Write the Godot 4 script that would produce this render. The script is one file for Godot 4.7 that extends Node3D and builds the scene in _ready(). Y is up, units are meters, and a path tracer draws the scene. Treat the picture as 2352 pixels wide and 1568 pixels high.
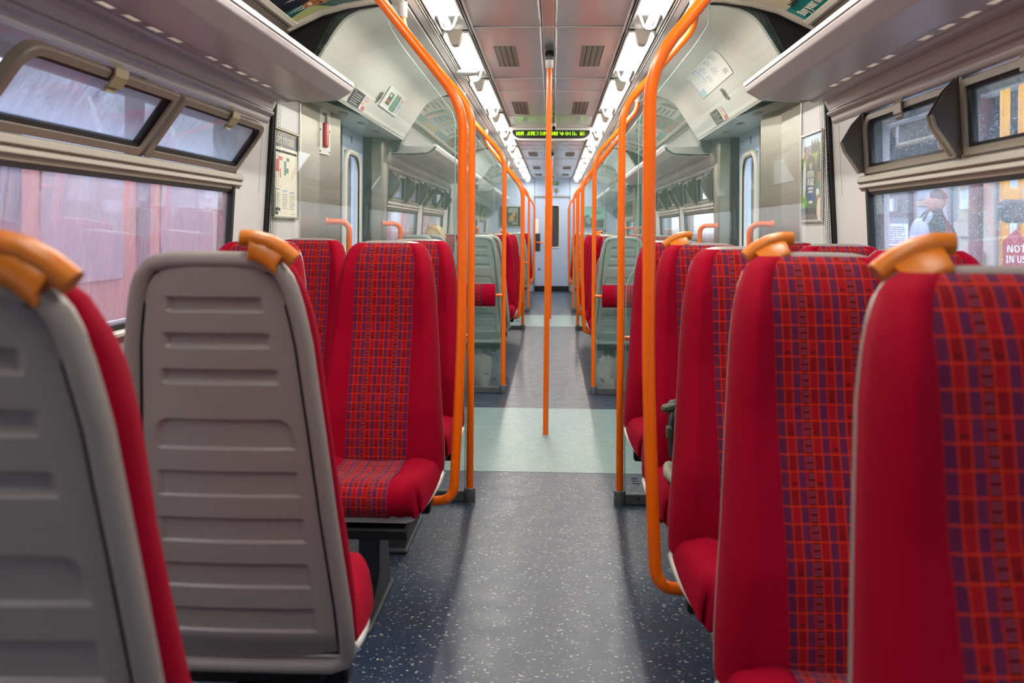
extends Node3D
# Inside of a commuter train car: red check seats, orange poles, glass draught screens, two vestibules.
# World: x right of the aisle centre, y up from the floor, depth d along the car is -z.

const HALF_PI := PI / 2.0
var mats := {}
var taken := {}
var rng := RandomNumberGenerator.new()
var font: SystemFont

# ---------------------------------------------------------------- mesh builder
class Mb:
	var st := SurfaceTool.new()
	var count := 0
	func _init() -> void:
		st.begin(Mesh.PRIMITIVE_TRIANGLES)
		st.set_smooth_group(-1)
	func smooth(on: bool) -> void:
		st.set_smooth_group(1 if on else -1)
	func tri(a: Vector3, b: Vector3, c: Vector3, ua := Vector2.ZERO, ub := Vector2.ZERO, uc := Vector2.ZERO) -> void:
		st.set_uv(ua); st.add_vertex(a)
		st.set_uv(ub); st.add_vertex(b)
		st.set_uv(uc); st.add_vertex(c)
		count += 1
	func quad(a: Vector3, b: Vector3, c: Vector3, d: Vector3, ua := Vector2(0, 0), ub := Vector2(1, 0), uc := Vector2(1, 1), ud := Vector2(0, 1)) -> void:
		tri(a, b, c, ua, ub, uc)
		tri(a, c, d, ua, uc, ud)
	# rows: Array of PackedVector3Array, all the same length
	func grid(rows: Array, close_u := false, uvs: Array = []) -> void:
		for i in rows.size() - 1:
			var a: PackedVector3Array = rows[i]
			var b: PackedVector3Array = rows[i + 1]
			var n := a.size()
			for j in (n if close_u else n - 1):
				var k := (j + 1) % n
				if uvs.is_empty():
					quad(a[j], b[j], b[k], a[k])
				else:
					quad(a[j], b[j], b[k], a[k], uvs[i][j], uvs[i + 1][j], uvs[i + 1][k], uvs[i][k])
	func fan(ring: PackedVector3Array, flip := false) -> void:
		var c := Vector3.ZERO
		for p in ring: c += p
		c /= ring.size()
		for i in ring.size():
			var k := (i + 1) % ring.size()
			if flip: tri(c, ring[k], ring[i])
			else: tri(c, ring[i], ring[k])
	# box with chamfered edges; xf places it
	func box(xf: Transform3D, size: Vector3, bev := 0.0) -> void:
		var h := size / 2.0
		if bev <= 0.0:
			var p := []
			for i in 8:
				p.append(xf * Vector3(h.x if i & 1 else -h.x, h.y if i & 2 else -h.y, h.z if i & 4 else -h.z))
			quad(p[4], p[6], p[7], p[5]); quad(p[1], p[3], p[2], p[0])
			quad(p[5], p[7], p[3], p[1]); quad(p[0], p[2], p[6], p[4])
			quad(p[6], p[2], p[3], p[7]); quad(p[0], p[4], p[5], p[1])
			return
		bev = minf(bev, minf(h.x, minf(h.y, h.z)) * 0.95)
		var rings := []
		for lvl in [[-h.z, bev], [-h.z + bev, 0.0], [h.z - bev, 0.0], [h.z, bev]]:
			var q: float = lvl[1]
			var x := h.x - q
			var y := h.y - q
			var r := PackedVector3Array()
			for c in [[x - bev, y], [x, y - bev], [x, -y + bev], [x - bev, -y], [-x + bev, -y], [-x, -y + bev], [-x, y - bev], [-x + bev, y]]:
				r.append(xf * Vector3(c[0], c[1], lvl[0]))
			rings.append(r)
		grid(rings, true)
		fan(rings[0], true)
		fan(rings[3])
	# closed outline (x, y) drawn out from depth d0 to depth d1
	func prism(outline: PackedVector2Array, d0: float, d1: float) -> void:
		var a := PackedVector3Array()
		var b := PackedVector3Array()
		for p in outline:
			a.append(Vector3(p.x, p.y, -d0))
			b.append(Vector3(p.x, p.y, -d1))
		grid([a, b], true)
		var t := Geometry2D.triangulate_polygon(outline)
		var sm := -1
		st.set_smooth_group(sm)
		for i in range(0, t.size(), 3):
			tri(a[t[i]], a[t[i + 1]], a[t[i + 2]])
			tri(b[t[i]], b[t[i + 2]], b[t[i + 1]])
	# open line (x, y) drawn out with a thickness, as a bent sheet
	func sheet(line: PackedVector2Array, d0: float, d1: float, t: float) -> void:
		var out := PackedVector2Array(line)
		var back := PackedVector2Array()
		for i in line.size():
			var u := (line[mini(i + 1, line.size() - 1)] - line[maxi(i - 1, 0)]).normalized()
			back.append(line[i] + Vector2(-u.y, u.x) * t)
		back.reverse()
		out.append_array(back)
		prism(out, d0, d1)
	func tube(path: PackedVector3Array, r: float, seg := 14, caps := true, squash := 1.0) -> void:
		var rings := []
		var u := Vector3.ZERO
		for i in path.size():
			var t := (path[mini(i + 1, path.size() - 1)] - path[maxi(i - 1, 0)]).normalized()
			if u == Vector3.ZERO:
				u = t.cross(Vector3(0.13, 0.2, 0.97)).normalized()
			else:
				u = (u - t * u.dot(t)).normalized()
			var v := t.cross(u)
			var ring := PackedVector3Array()
			for k in seg:
				var an := TAU * k / seg
				ring.append(path[i] + (u * cos(an) + v * sin(an) * squash) * r)
			rings.append(ring)
		st.set_smooth_group(1)
		grid(rings, true)
		st.set_smooth_group(-1)
		if caps:
			fan(rings[0], true)
			fan(rings[-1])
	# profile of (radius, height) turned about xf's y axis
	func lathe(xf: Transform3D, prof: PackedVector2Array, seg := 20, sm := true) -> void:
		var rings := []
		for p in prof:
			var ring := PackedVector3Array()
			for k in seg:
				var an := TAU * k / seg
				ring.append(xf * Vector3(cos(an) * p.x, p.y, sin(an) * p.x))
			rings.append(ring)
		st.set_smooth_group(1 if sm else -1)
		grid(rings, true)
		st.set_smooth_group(-1)
		fan(rings[0], true)
		fan(rings[-1])
	func done() -> ArrayMesh:
		st.generate_normals()
		return st.commit()

func cut(path: Array, r: float, n := 7) -> PackedVector3Array:      # a polyline with its corners rounded
	var o := PackedVector3Array([path[0]])
	for i in range(1, path.size() - 1):
		var a: Vector3 = path[i - 1]
		var b: Vector3 = path[i]
		var c: Vector3 = path[i + 1]
		var l := minf(r, minf((a - b).length(), (c - b).length()) * 0.48)
		var p := b + (a - b).normalized() * l
		var q := b + (c - b).normalized() * l
		for k in n + 1:
			var t := float(k) / n
			o.append(p.lerp(b, t).lerp(b.lerp(q, t), t))
	o.append(path[-1])
	return o

func cut2(path: Array, r: float, closed := true, n := 5) -> PackedVector2Array:
	var o := PackedVector2Array()
	var m := path.size()
	for i in m:
		var b: Vector2 = path[i]
		if not closed and (i == 0 or i == m - 1):
			o.append(b)
			continue
		var a: Vector2 = path[(i + m - 1) % m]
		var c: Vector2 = path[(i + 1) % m]
		var l := minf(r, minf((a - b).length(), (c - b).length()) * 0.48)
		var p := b + (a - b).normalized() * l
		var q := b + (c - b).normalized() * l
		for k in n + 1:
			var t := float(k) / n
			o.append(p.lerp(b, t).lerp(b.lerp(q, t), t))
	return o

func pv(flat: Array, s := 1.0) -> PackedVector2Array:               # [x, y, x, y ...] -> points, x mirrored by s
	var o := PackedVector2Array()
	for i in range(0, flat.size(), 2):
		o.append(Vector2(flat[i] * s, flat[i + 1]))
	return o

func at(x: float, y: float, d: float) -> Transform3D:
	return Transform3D(Basis(), Vector3(x, y, -d))

func table(t: Array, x: float) -> float:                            # piecewise linear [x, y, x, y ...]
	if x <= t[0]: return t[1]
	for i in range(2, t.size(), 2):
		if x <= t[i]:
			return lerpf(t[i - 1], t[i + 1], (x - t[i - 2]) / (t[i] - t[i - 2]))
	return t[-1]

# ---------------------------------------------------------------- objects
func numbered(called: String) -> String:
	var n: int = taken.get(called, 0)
	taken[called] = n + 1
	return called if n == 0 else "%s_%03d" % [called, n]

func part(called: String, mesh: Mesh, m: Material, parent: Node3D, xf := Transform3D()) -> MeshInstance3D:
	var o := MeshInstance3D.new()
	o.name = called
	o.mesh = mesh
	o.material_override = m
	o.transform = xf
	parent.add_child(o, true)
	return o

func put(called: String, b: Mb, m: Material, parent: Node3D, xf := Transform3D()) -> MeshInstance3D:
	return part(called, b.done(), m, parent, xf)

func thing(called: String, label: String, category: String, group := "", where := Vector3.ZERO, turn := 0.0) -> Node3D:
	var o := Node3D.new()
	o.name = numbered(called)
	add_child(o)
	o.position = where
	o.rotation.y = turn
	o.set_meta("label", label)
	o.set_meta("category", category)
	if group: o.set_meta("group", group)
	return o

func struct(called: String, label := "", category := "") -> Node3D:
	var o := Node3D.new()
	o.name = numbered(called)
	add_child(o)
	o.set_meta("kind", "structure")
	if label: o.set_meta("label", label)
	if category: o.set_meta("category", category)
	return o

func again(src: Node3D, label: String, where: Vector3, turn: float, group := "") -> Node3D:
	var o: Node3D = src.duplicate()
	o.name = numbered(String(src.get_meta("kindname", src.name)))
	add_child(o)
	o.position = where
	o.rotation.y = turn
	o.set_meta("label", label)
	if group: o.set_meta("group", group)
	return o

func words(called: String, text: String, parent: Node3D, centre: Vector3, right: Vector3, up: Vector3, high: float, m: Material, squeeze := 1.0, wide := 0.0, bold := false) -> MeshInstance3D:
	var t := TextMesh.new()
	t.text = text
	t.font = font
	t.font_size = 32
	t.pixel_size = high / 23.0
	t.depth = 0.0012
	t.curve_step = 2.0
	var k := squeeze
	if wide > 0.0:
		var w := t.get_aabb().size.x
		if w > 0.0: k = wide / w
	var n := right.cross(up).normalized()
	return part(called, t, m, parent, Transform3D(Basis(right.normalized() * k, up.normalized() * (1.12 if bold else 1.0), n), centre))

# flat panel: front face carries the texture, the sides and back close it
func panel(centre: Vector3, right: Vector3, up: Vector3, w: float, h: float, t := 0.004) -> Mb:
	var b := Mb.new()
	var n := right.cross(up).normalized()
	var r := right.normalized() * w / 2.0
	var u := up.normalized() * h / 2.0
	var f := n * t
	b.quad(centre - r - u + f, centre - r + u + f, centre + r + u + f, centre + r - u + f, Vector2(0, 1), Vector2(0, 0), Vector2(1, 0), Vector2(1, 1))
	var z := Vector2(0.01, 0.01)
	b.quad(centre - r - u, centre + r - u, centre + r + u, centre - r + u, z, z, z, z)
	b.quad(centre - r - u, centre - r - u + f, centre + r - u + f, centre + r - u, z, z, z, z)
	b.quad(centre - r + u, centre + r + u, centre + r + u + f, centre - r + u + f, z, z, z, z)
	b.quad(centre - r - u, centre - r + u, centre - r + u + f, centre - r - u + f, z, z, z, z)
	b.quad(centre + r - u, centre + r - u + f, centre + r + u + f, centre + r + u, z, z, z, z)
	return b

func frame_bars(centre: Vector3, right: Vector3, up: Vector3, w: float, h: float, bar: float, t: float) -> Mb:
	var b := Mb.new()
	var n := right.cross(up).normalized()
	var bs := Basis(right.normalized(), up.normalized(), n)
	b.box(Transform3D(bs, centre + up.normalized() * (h + bar) / 2.0 + n * t / 2.0), Vector3(w + 2 * bar, bar, t), bar * 0.25)
	b.box(Transform3D(bs, centre - up.normalized() * (h + bar) / 2.0 + n * t / 2.0), Vector3(w + 2 * bar, bar, t), bar * 0.25)
	b.box(Transform3D(bs, centre + right.normalized() * (w + bar) / 2.0 + n * t / 2.0), Vector3(bar, h, t), bar * 0.25)
	b.box(Transform3D(bs, centre - right.normalized() * (w + bar) / 2.0 + n * t / 2.0), Vector3(bar, h, t), bar * 0.25)
	return b

# surface of a signed distance function, one vertex in each crossed cell
func skin(b: Mb, f: Callable, lo: Vector3, hi: Vector3, cell: float) -> void:
	var n := Vector3i(((hi - lo) / cell).ceil()) + Vector3i.ONE
	var val := PackedFloat32Array()
	val.resize(n.x * n.y * n.z)
	for z in n.z:
		for y in n.y:
			for x in n.x:
				val[(z * n.y + y) * n.x + x] = f.call(lo + Vector3(x, y, z) * cell)
	var vert := {}
	for z in n.z - 1:
		for y in n.y - 1:
			for x in n.x - 1:
				var acc := Vector3.ZERO
				var hits := 0
				for e in 12:
					var ax := e / 4
					var i := e % 4
					var a := Vector3i(x, y, z)
					var o1 := (ax + 1) % 3
					var o2 := (ax + 2) % 3
					if i & 1: a[o1] += 1
					if i & 2: a[o2] += 1
					var c := a
					c[ax] += 1
					var va := val[(a.z * n.y + a.y) * n.x + a.x]
					var vc := val[(c.z * n.y + c.y) * n.x + c.x]
					if (va < 0.0) != (vc < 0.0):
						acc += Vector3(a).lerp(Vector3(c), va / (va - vc))
						hits += 1
				if hits:
					vert[Vector3i(x, y, z)] = lo + acc / hits * cell
	b.smooth(true)
	for key in vert:
		var k: Vector3i = key
		var v0 := val[(k.z * n.y + k.y) * n.x + k.x]
		for ax in 3:
			var o1 := (ax + 1) % 3
			var o2 := (ax + 2) % 3
			if k[o1] == 0 or k[o2] == 0: continue
			var c := k
			c[ax] += 1
			var v1 := val[(c.z * n.y + c.y) * n.x + c.x]
			if (v0 < 0.0) == (v1 < 0.0): continue
			var k1 := k
			k1[o1] -= 1
			var k2 := k1
			k2[o2] -= 1
			var k3 := k
			k3[o2] -= 1
			if not (vert.has(k1) and vert.has(k2) and vert.has(k3)): continue
			if v0 < 0.0: b.quad(vert[k], vert[k3], vert[k2], vert[k1])
			else: b.quad(vert[k], vert[k1], vert[k2], vert[k3])
	b.smooth(false)

static func bone(p: Vector3, a: Vector3, c: Vector3, ra: float, rc: float) -> float:
	var d := c - a
	var t := clampf((p - a).dot(d) / maxf(d.length_squared(), 1e-9), 0.0, 1.0)
	return (p - a - d * t).length() - lerpf(ra, rc, t)

static func blend(a: float, c: float, k: float) -> float:
	var h := clampf(0.5 + 0.5 * (c - a) / k, 0.0, 1.0)
	return lerpf(c, a, h) - k * h * (1.0 - h)

var lamp_power := 0.85

func _ready() -> void:
	rng.seed = 1
	# camera: level, turned 2.6 degrees left, lens shifted down
	var cam := Camera3D.new()
	cam.name = "camera"
	var att := CameraAttributesPhysical.new()
	att.frustum_focal_length = 35.0
	att.frustum_focus_distance = 4.2
	att.frustum_near = 0.05
	att.frustum_far = 200.0
	att.exposure_aperture = 4.5
	cam.attributes = att
	add_child(cam)
	cam.projection = Camera3D.PROJECTION_FRUSTUM
	cam.near = 0.05
	cam.far = 200.0
	cam.size = 0.05 * 1568.0 / 2100.0
	cam.frustum_offset = Vector2(0.0, -0.05 * 255.6 / 2100.0)
	cam.position = Vector3(0.033, 1.22, 0.0)
	cam.rotation = Vector3(0.0, 0.0453, 0.0064)
	cam.current = true
	# overcast daylight
	var env := WorldEnvironment.new()
	env.name = "environment"
	var e := Environment.new()
	e.background_mode = Environment.BG_SKY
	var sky := Sky.new()
	var sm := ProceduralSkyMaterial.new()
	sm.sky_top_color = Color(0.80, 0.88, 1.0)
	sm.sky_horizon_color = Color(0.92, 0.95, 1.0)
	sm.ground_horizon_color = Color(0.5, 0.5, 0.5)
	sm.ground_bottom_color = Color(0.35, 0.35, 0.35)
	sm.sky_energy_multiplier = 1.9
	sky.sky_material = sm
	e.sky = sky
	e.tonemap_mode = Environment.TONE_MAPPER_LINEAR
	e.tonemap_exposure = 1.45
	e.sdfgi_enabled = true
	e.ssao_enabled = true
	e.ssil_enabled = true
	env.environment = e
	add_child(env)
	make_materials()
	build_lights()
	build_floor()
	build_ceiling()
	build_walls()
	build_end()
	build_vestibules()
	build_windows()
	build_racks()
	build_screens()
	build_poles()
	build_seats()
	build_signs()
	build_display()
	build_bags()
	build_people()
	build_outside()

# ---------------------------------------------------------------- materials
func mat(called: String, c: Color, rough := 0.5, metal := 0.0, spec := 0.5) -> StandardMaterial3D:
	var m := StandardMaterial3D.new()
	m.resource_name = called
	m.albedo_color = c
	m.roughness = rough
	m.metallic = metal
	m.metallic_specular = spec
	m.cull_mode = BaseMaterial3D.CULL_DISABLED
	mats[called] = m
	return m

func glass(called: String, c: Color, a: float) -> StandardMaterial3D:
	var m := mat(called, Color(c.r, c.g, c.b, a), 0.0)
	m.transparency = BaseMaterial3D.TRANSPARENCY_ALPHA
	return m

func noise_tex(freq: float, size := 512, normal := false, kind := FastNoiseLite.TYPE_SIMPLEX_SMOOTH, seed_ := 1, ramp: Gradient = null, bump := 4.0) -> NoiseTexture2D:
	var t := NoiseTexture2D.new()
	var n := FastNoiseLite.new()
	n.noise_type = kind
	n.seed = seed_
	n.frequency = freq
	n.fractal_octaves = 4
	t.noise = n
	t.width = size
	t.height = size
	t.seamless = true
	t.as_normal_map = normal
	t.bump_strength = bump
	if ramp: t.color_ramp = ramp
	return t

func ramp2(a: Color, b: Color, pa := 0.0, pb := 1.0) -> Gradient:
	var g := Gradient.new()
	g.offsets = PackedFloat32Array([pa, pb])
	g.colors = PackedColorArray([a, b])
	return g

# a picture to print on something flat
class Pic:
	var im: Image
	var w: int
	var h: int
	func _init(ww: int, hh: int, c: Color) -> void:
		w = ww
		h = hh
		im = Image.create(w, h, false, Image.FORMAT_RGBA8)
		im.fill(c)
	func rect(x: int, y: int, ww: int, hh: int, c: Color) -> void:
		im.fill_rect(Rect2i(x, y, ww, hh).intersection(Rect2i(0, 0, w, h)), c)
	func disc(cx: float, cy: float, rx: float, ry: float, c: Color, turn := 0.0, soft := 0.0) -> void:
		var r := int(maxf(rx, ry)) + 2
		for y in range(maxi(0, int(cy) - r), mini(h, int(cy) + r + 1)):
			for x in range(maxi(0, int(cx) - r), mini(w, int(cx) + r + 1)):
				var p := Vector2(x - cx, y - cy).rotated(-turn)
				var q := Vector2(p.x / rx, p.y / ry).length()
				if q <= 1.0:
					if soft > 0.0: im.set_pixel(x, y, im.get_pixel(x, y).lerp(c, clampf((1.0 - q) / soft, 0.0, 1.0)))
					else: im.set_pixel(x, y, c)
	func poly(pts: PackedVector2Array, c: Color) -> void:
		var lo := pts[0]
		var hi := pts[0]
		for p in pts:
			lo = lo.min(p)
			hi = hi.max(p)
		for y in range(maxi(0, int(lo.y)), mini(h, int(hi.y) + 1)):
			for x in range(maxi(0, int(lo.x)), mini(w, int(hi.x) + 1)):
				if Geometry2D.is_point_in_polygon(Vector2(x + 0.5, y + 0.5), pts): im.set_pixel(x, y, c)
	func fade(y0: int, y1: int, a: Color, b: Color) -> void:
		for y in range(y0, y1): rect(0, y, w, 1, a.lerp(b, float(y - y0) / (y1 - y0)))
	# small print too fine to read: rows of short dashes
	func print_rows(x: int, y: int, ww: int, rows: int, step: int, tall: int, c: Color, r: RandomNumberGenerator) -> void:
		for i in rows:
			var px := x
			var end := x + int(ww * (r.randf_range(0.55, 1.0) if i % 4 == 3 else r.randf_range(0.85, 1.0)))
			while px < end:
				var l := r.randi_range(tall, tall * 4)
				rect(px, y + i * step, mini(l, end - px), tall, c)
				px += l + maxi(1, tall / 2)
	func speckle(x: int, y: int, ww: int, hh: int, cols: Array, each: int, size: int, r: RandomNumberGenerator) -> void:
		for i in each:
			rect(x + r.randi_range(0, ww - 1), y + r.randi_range(0, hh - 1), r.randi_range(1, size), r.randi_range(1, size), cols[r.randi() % cols.size()])
	func tex() -> ImageTexture:
		return ImageTexture.create_from_image(im)

func printed(called: String, t: Texture2D, rough := 0.35) -> StandardMaterial3D:
	var m := mat(called, Color.WHITE, rough)
	m.albedo_texture = t
	return m

func check_cloth() -> ImageTexture:                                  # 13 columns by 8 rows of woven check, 2 cm of cloth is 4 columns wide
	var cw := 40
	var ch := 64
	var p := Pic.new(13 * cw, 8 * ch, Color(0.55, 0.0, 0.05))
	var red := Color(0.56, 0.0, 0.07)
	var dark := Color(0.36, 0.0, 0.03)
	var plum := Color(0.30, 0.05, 0.20)
	for c in 13:
		var kind: int = [0, 1, 0, 2, 1, 0, 1, 0, 1, 2, 0, 1, 0][c]
		for r in 8:
			var x := c * cw
			var y := r * ch
			if kind == 0:
				p.rect(x, y, cw, ch, Color(0.33, 0.06, 0.20) if (r + c) % 3 else plum)
				for k in range(3, ch - 3, 5):
					for j in range(4, cw - 4, 4):
						p.rect(x + j, y + k, 2, 3, Color(0.50, 0.20, 0.33) if (j / 4 + k / 5) % 2 else Color(0.25, 0.03, 0.17))
			elif kind == 1:
				p.rect(x, y, cw, ch, red if r % 2 else dark.lerp(red, 0.55))
				if (r + c) % 3 == 0: p.rect(x + 8, y + 40, 24, 12, dark)
			else:
				p.rect(x, y, cw, ch, dark)
				for k in [10, 20, 38, 48]:
					for j in range(6, cw - 6, 6): p.rect(x + j, y + k, 4, 4, Color(0.60, 0.30, 0.45))
	for c in 14: p.rect(c * cw - 3, 0, 5, 8 * ch, Color(0.74, 0.16, 0.03) if c % 3 else Color(0.70, 0.10, 0.03))
	for r in 9: p.rect(0, r * ch - 3, 13 * cw, 5, Color(0.74, 0.15, 0.03))
	for y in range(0, 8 * ch, 2): # the weave
		for x in range(0, 13 * cw, 2):
			if (x / 2 + y / 2) % 2:
				p.im.set_pixel(x, y, p.im.get_pixel(x, y).darkened(0.22))
	return p.tex()

func vinyl(base: Color, alt: Color, specks: Array, many: int, seed_: int) -> ImageTexture:
	var p := Pic.new(1024, 1024, base)
	var r := RandomNumberGenerator.new()
	r.seed = seed_
	for i in 9000:
		var a := r.randf_range(0.1, 0.5)
		p.rect(r.randi_range(-8, 1023), r.randi_range(-8, 1023), r.randi_range(2, 10), r.randi_range(2, 10), base.lerp(alt, a))
	for i in many:
		var x := r.randi_range(0, 1018)
		var y := r.randi_range(0, 1018)
		var c: Color = specks[r.randi() % specks.size()]
		c = base.lerp(c, r.randf_range(0.35, 1.0))
		var s := r.randi_range(2, 4)
		p.rect(x, y, s, s, c)
		if r.randf() < 0.4: p.rect(x + s - 1, y + 1, s, maxi(1, s - 1), c)
	return p.tex()

func streaks(w: int, h: int, c: Color, low: float, high: float, many: int, seed_: int) -> ImageTexture:   # run-down dirt on a pane; alpha says how much
	var p := Pic.new(w, h, Color(c.r, c.g, c.b, 1.0))
	var n := FastNoiseLite.new()
	n.seed = seed_
	n.frequency = 0.012
	var n2 := FastNoiseLite.new()
	n2.seed = seed_ + 5
	n2.frequency = 0.05
	for y in h:
		for x in w:
			var v := n.get_noise_2d(x * 2.2, y * 0.35) * 0.5 + 0.5
			var v2 := n2.get_noise_2d(x * 2.5, y * 0.25) * 0.5 + 0.5
			var a := lerpf(low, high, clampf(v * 0.65 + v2 * 0.35, 0.0, 1.0))
			p.im.set_pixel(x, y, Color(c.r, c.g, c.b, a))
	var r := RandomNumberGenerator.new()
	r.seed = seed_
	for i in many:
		var x := r.randf_range(0, w)
		var y := r.randf_range(0, h)
		var l := r.randi_range(8, int(h * 0.35))
		var d := r.randf_range(-0.12, 0.14)
		for k in l:
			x += r.randf_range(-0.35, 0.35)
			var xi := int(x)
			if xi < 0 or xi >= w or y + k >= h: break
			var o := p.im.get_pixel(xi, int(y) + k)
			o.a = clampf(o.a + d, 0.02, 0.95)
			p.im.set_pixel(xi, int(y) + k, o)
	if seed_ == 33: # fine beads of rain
		for i in 5200:
			var x := r.randi_range(1, w - 2)
			var y := r.randi_range(1, h - 2)
			p.im.set_pixel(x, y, Color(0.95, 0.97, 1.0, r.randf_range(0.35, 0.95)))
			if r.randf() < 0.3: p.im.set_pixel(x, y - 1, Color(0.95, 0.97, 1.0, 0.6))
			if r.randf() < 0.4: p.im.set_pixel(x + 1, y, Color(0.10, 0.12, 0.14, 0.35))
	return p.tex()

func film(called: String, t: Texture2D) -> StandardMaterial3D:
	var m := mat(called, Color.WHITE, 0.8)
	m.albedo_texture = t
	m.transparency = BaseMaterial3D.TRANSPARENCY_ALPHA
	m.backlight_enabled = true
	m.backlight = Color(1, 1, 1)
	return m

func make_materials() -> void:
	font = SystemFont.new()
	font.font_names = PackedStringArray(["Droid Sans"])
	font.font_weight = 600
	mat("shell", Color(0.58, 0.54, 0.52), 0.27)
	mat("shell_green", Color(0.60, 0.66, 0.63), 0.36)
	mat("shell_edge", Color(0.78, 0.77, 0.74), 0.3)
	mat("cloth_red", Color(0.55, 0.0, 0.115), 0.88, 0.0, 0.2)
	mats.cloth_red.rim_enabled = true
	mats.cloth_red.rim = 0.25
	mats.cloth_red.rim_tint = 0.8
	mats.cloth_red.heightmap_enabled = true
	mats.cloth_red.heightmap_texture = noise_tex(0.09, 256, false, FastNoiseLite.TYPE_SIMPLEX, 3)
	mats.cloth_red.heightmap_scale = 0.03
	mats.cloth_red.uv1_triplanar = true
	mats.cloth_red.uv1_scale = Vector3(7, 7, 7)
	mat("cloth_check", Color.WHITE, 0.85, 0.0, 0.25)
	mats.cloth_check.albedo_texture = check_cloth()
	mats.cloth_check.rim_enabled = true
	mats.cloth_check.rim = 0.2
	mats.cloth_check.rim_tint = 0.8
	mat("grip", Color(0.78, 0.42, 0.02), 0.34)
	mat("orange", Color(0.94, 0.41, 0.015), 0.25)
	mats.orange.heightmap_enabled = true
	mats.orange.heightmap_texture = noise_tex(0.06, 256, false, FastNoiseLite.TYPE_SIMPLEX, 8)
	mats.orange.heightmap_scale = 0.02
	mats.orange.uv1_triplanar = true
	mats.orange.uv1_scale = Vector3(12, 12, 12)
	mat("black", Color(0.03, 0.03, 0.035), 0.5)
	mat("rubber", Color(0.055, 0.055, 0.06), 0.65)
	mat("frame_dark", Color(0.16, 0.17, 0.18), 0.5)
	mat("foot_grey", Color(0.30, 0.31, 0.32), 0.5)
	mat("white_trim", Color(0.84, 0.83, 0.81), 0.32)
	mat("cream", Color(0.83, 0.80, 0.74), 0.38)
	mat("wall_panel", Color(0.80, 0.79, 0.78), 0.4)
	mat("rack", Color(0.74, 0.72, 0.72), 0.3)
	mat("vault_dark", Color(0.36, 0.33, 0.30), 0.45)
	mat("header", Color(0.87, 0.89, 0.85), 0.22)
	mat("door_blue", Color(0.70, 0.80, 0.90), 0.35)
	mat("end_blue", Color(0.66, 0.73, 0.84), 0.42)
	mat("beige_frame", Color(0.55, 0.51, 0.45), 0.4)
	mat("brown_frame", Color(0.30, 0.27, 0.24), 0.5)
	mat("khaki_catch", Color(0.66, 0.62, 0.48), 0.4)
	mat("red_plastic", Color(0.75, 0.16, 0.13), 0.25)
	mat("ink", Color(0.10, 0.12, 0.16), 0.6)
	mat("paper", Color(0.90, 0.89, 0.83), 0.6)
	var brushed := noise_tex(0.008, 512, false, FastNoiseLite.TYPE_SIMPLEX, 11, ramp2(Color(0.32, 0.32, 0.32), Color(0.40, 0.40, 0.40)))
	mat("steel", Color(0.60, 0.59, 0.53), 1.0, 0.92)
	mats.steel.roughness_texture = brushed
	mats.steel.uv1_triplanar = true
	mats.steel.uv1_scale = Vector3(0.6, 3.5, 0.6)
	mat("ceiling_metal", Color(0.80, 0.83, 0.85), 1.0, 0.5)
	mats.ceiling_metal.roughness_texture = noise_tex(0.006, 512, false, FastNoiseLite.TYPE_SIMPLEX, 12, ramp2(Color(0.22, 0.22, 0.22), Color(0.27, 0.27, 0.27)))
	mats.ceiling_metal.uv1_triplanar = true
	mats.ceiling_metal.uv1_scale = Vector3(2.0, 2.0, 0.5)
	mat("bright_metal", Color(0.86, 0.85, 0.82), 0.22, 0.8)
	mat("vent_metal", Color(0.52, 0.49, 0.43), 0.55, 0.3)
	mat("vent_dark", Color(0.12, 0.10, 0.09), 0.7)
	mat("reflector", Color(0.92, 0.92, 0.91), 0.35)
	glass("screen_glass", Color(0.62, 0.78, 0.72), 0.05)
	glass("window_glass", Color(0.6, 0.68, 0.68), 0.04)
	mat("glass_edge", Color(0.60, 0.72, 0.68), 0.15)
	var fl := mat("vinyl", Color.WHITE, 1.0)
	fl.albedo_texture = vinyl(Color(0.135, 0.185, 0.26), Color(0.115, 0.16, 0.225), [Color(0.80, 0.80, 0.70), Color(0.62, 0.66, 0.66), Color(0.74, 0.70, 0.56)], 4600, 4)
	fl.roughness_texture = noise_tex(0.02, 512, false, FastNoiseLite.TYPE_SIMPLEX, 21, ramp2(Color(0.33, 0.33, 0.33), Color(0.42, 0.42, 0.42)))
	fl.uv1_triplanar = true
	fl.uv1_world_triplanar = true
	fl.uv1_scale = Vector3(0.72, 0.72, 0.72)
	var fp := mat("vinyl_pale", Color.WHITE, 1.0)
	fp.albedo_texture = vinyl(Color(0.45, 0.535, 0.525), Color(0.41, 0.495, 0.49), [Color(0.85, 0.88, 0.82), Color(0.45, 0.50, 0.52), Color(0.55, 0.56, 0.50)], 3800, 5)
	fp.roughness_texture = fl.roughness_texture
	fp.uv1_triplanar = true
	fp.uv1_world_triplanar = true
	fp.uv1_scale = Vector3(0.72, 0.72, 0.72)
	var slot := mat("slot_lens", Color(1.0, 0.96, 0.82), 0.5)
	slot.backlight_enabled = true
	slot.backlight = Color(1, 1, 1)
	var tb := mat("tube_glow", Color(1, 1, 1), 0.4)
	tb.emission_enabled = true
	tb.emission = Color(1.0, 0.985, 0.94)
	tb.emission_energy_multiplier = 12.0
	mat("tube_dark", Color(0.85, 0.86, 0.88), 0.3)
	film("left_dirt", streaks(512, 384, Color(0.90, 0.74, 0.74), 0.25, 0.58, 900, 31))
	film("hopper_dirt", streaks(384, 192, Color(0.86, 0.91, 0.98), 0.75, 0.97, 500, 32))
	film("right_wet", streaks(512, 384, Color(0.80, 0.84, 0.87), 0.08, 0.40, 900, 33))

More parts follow.
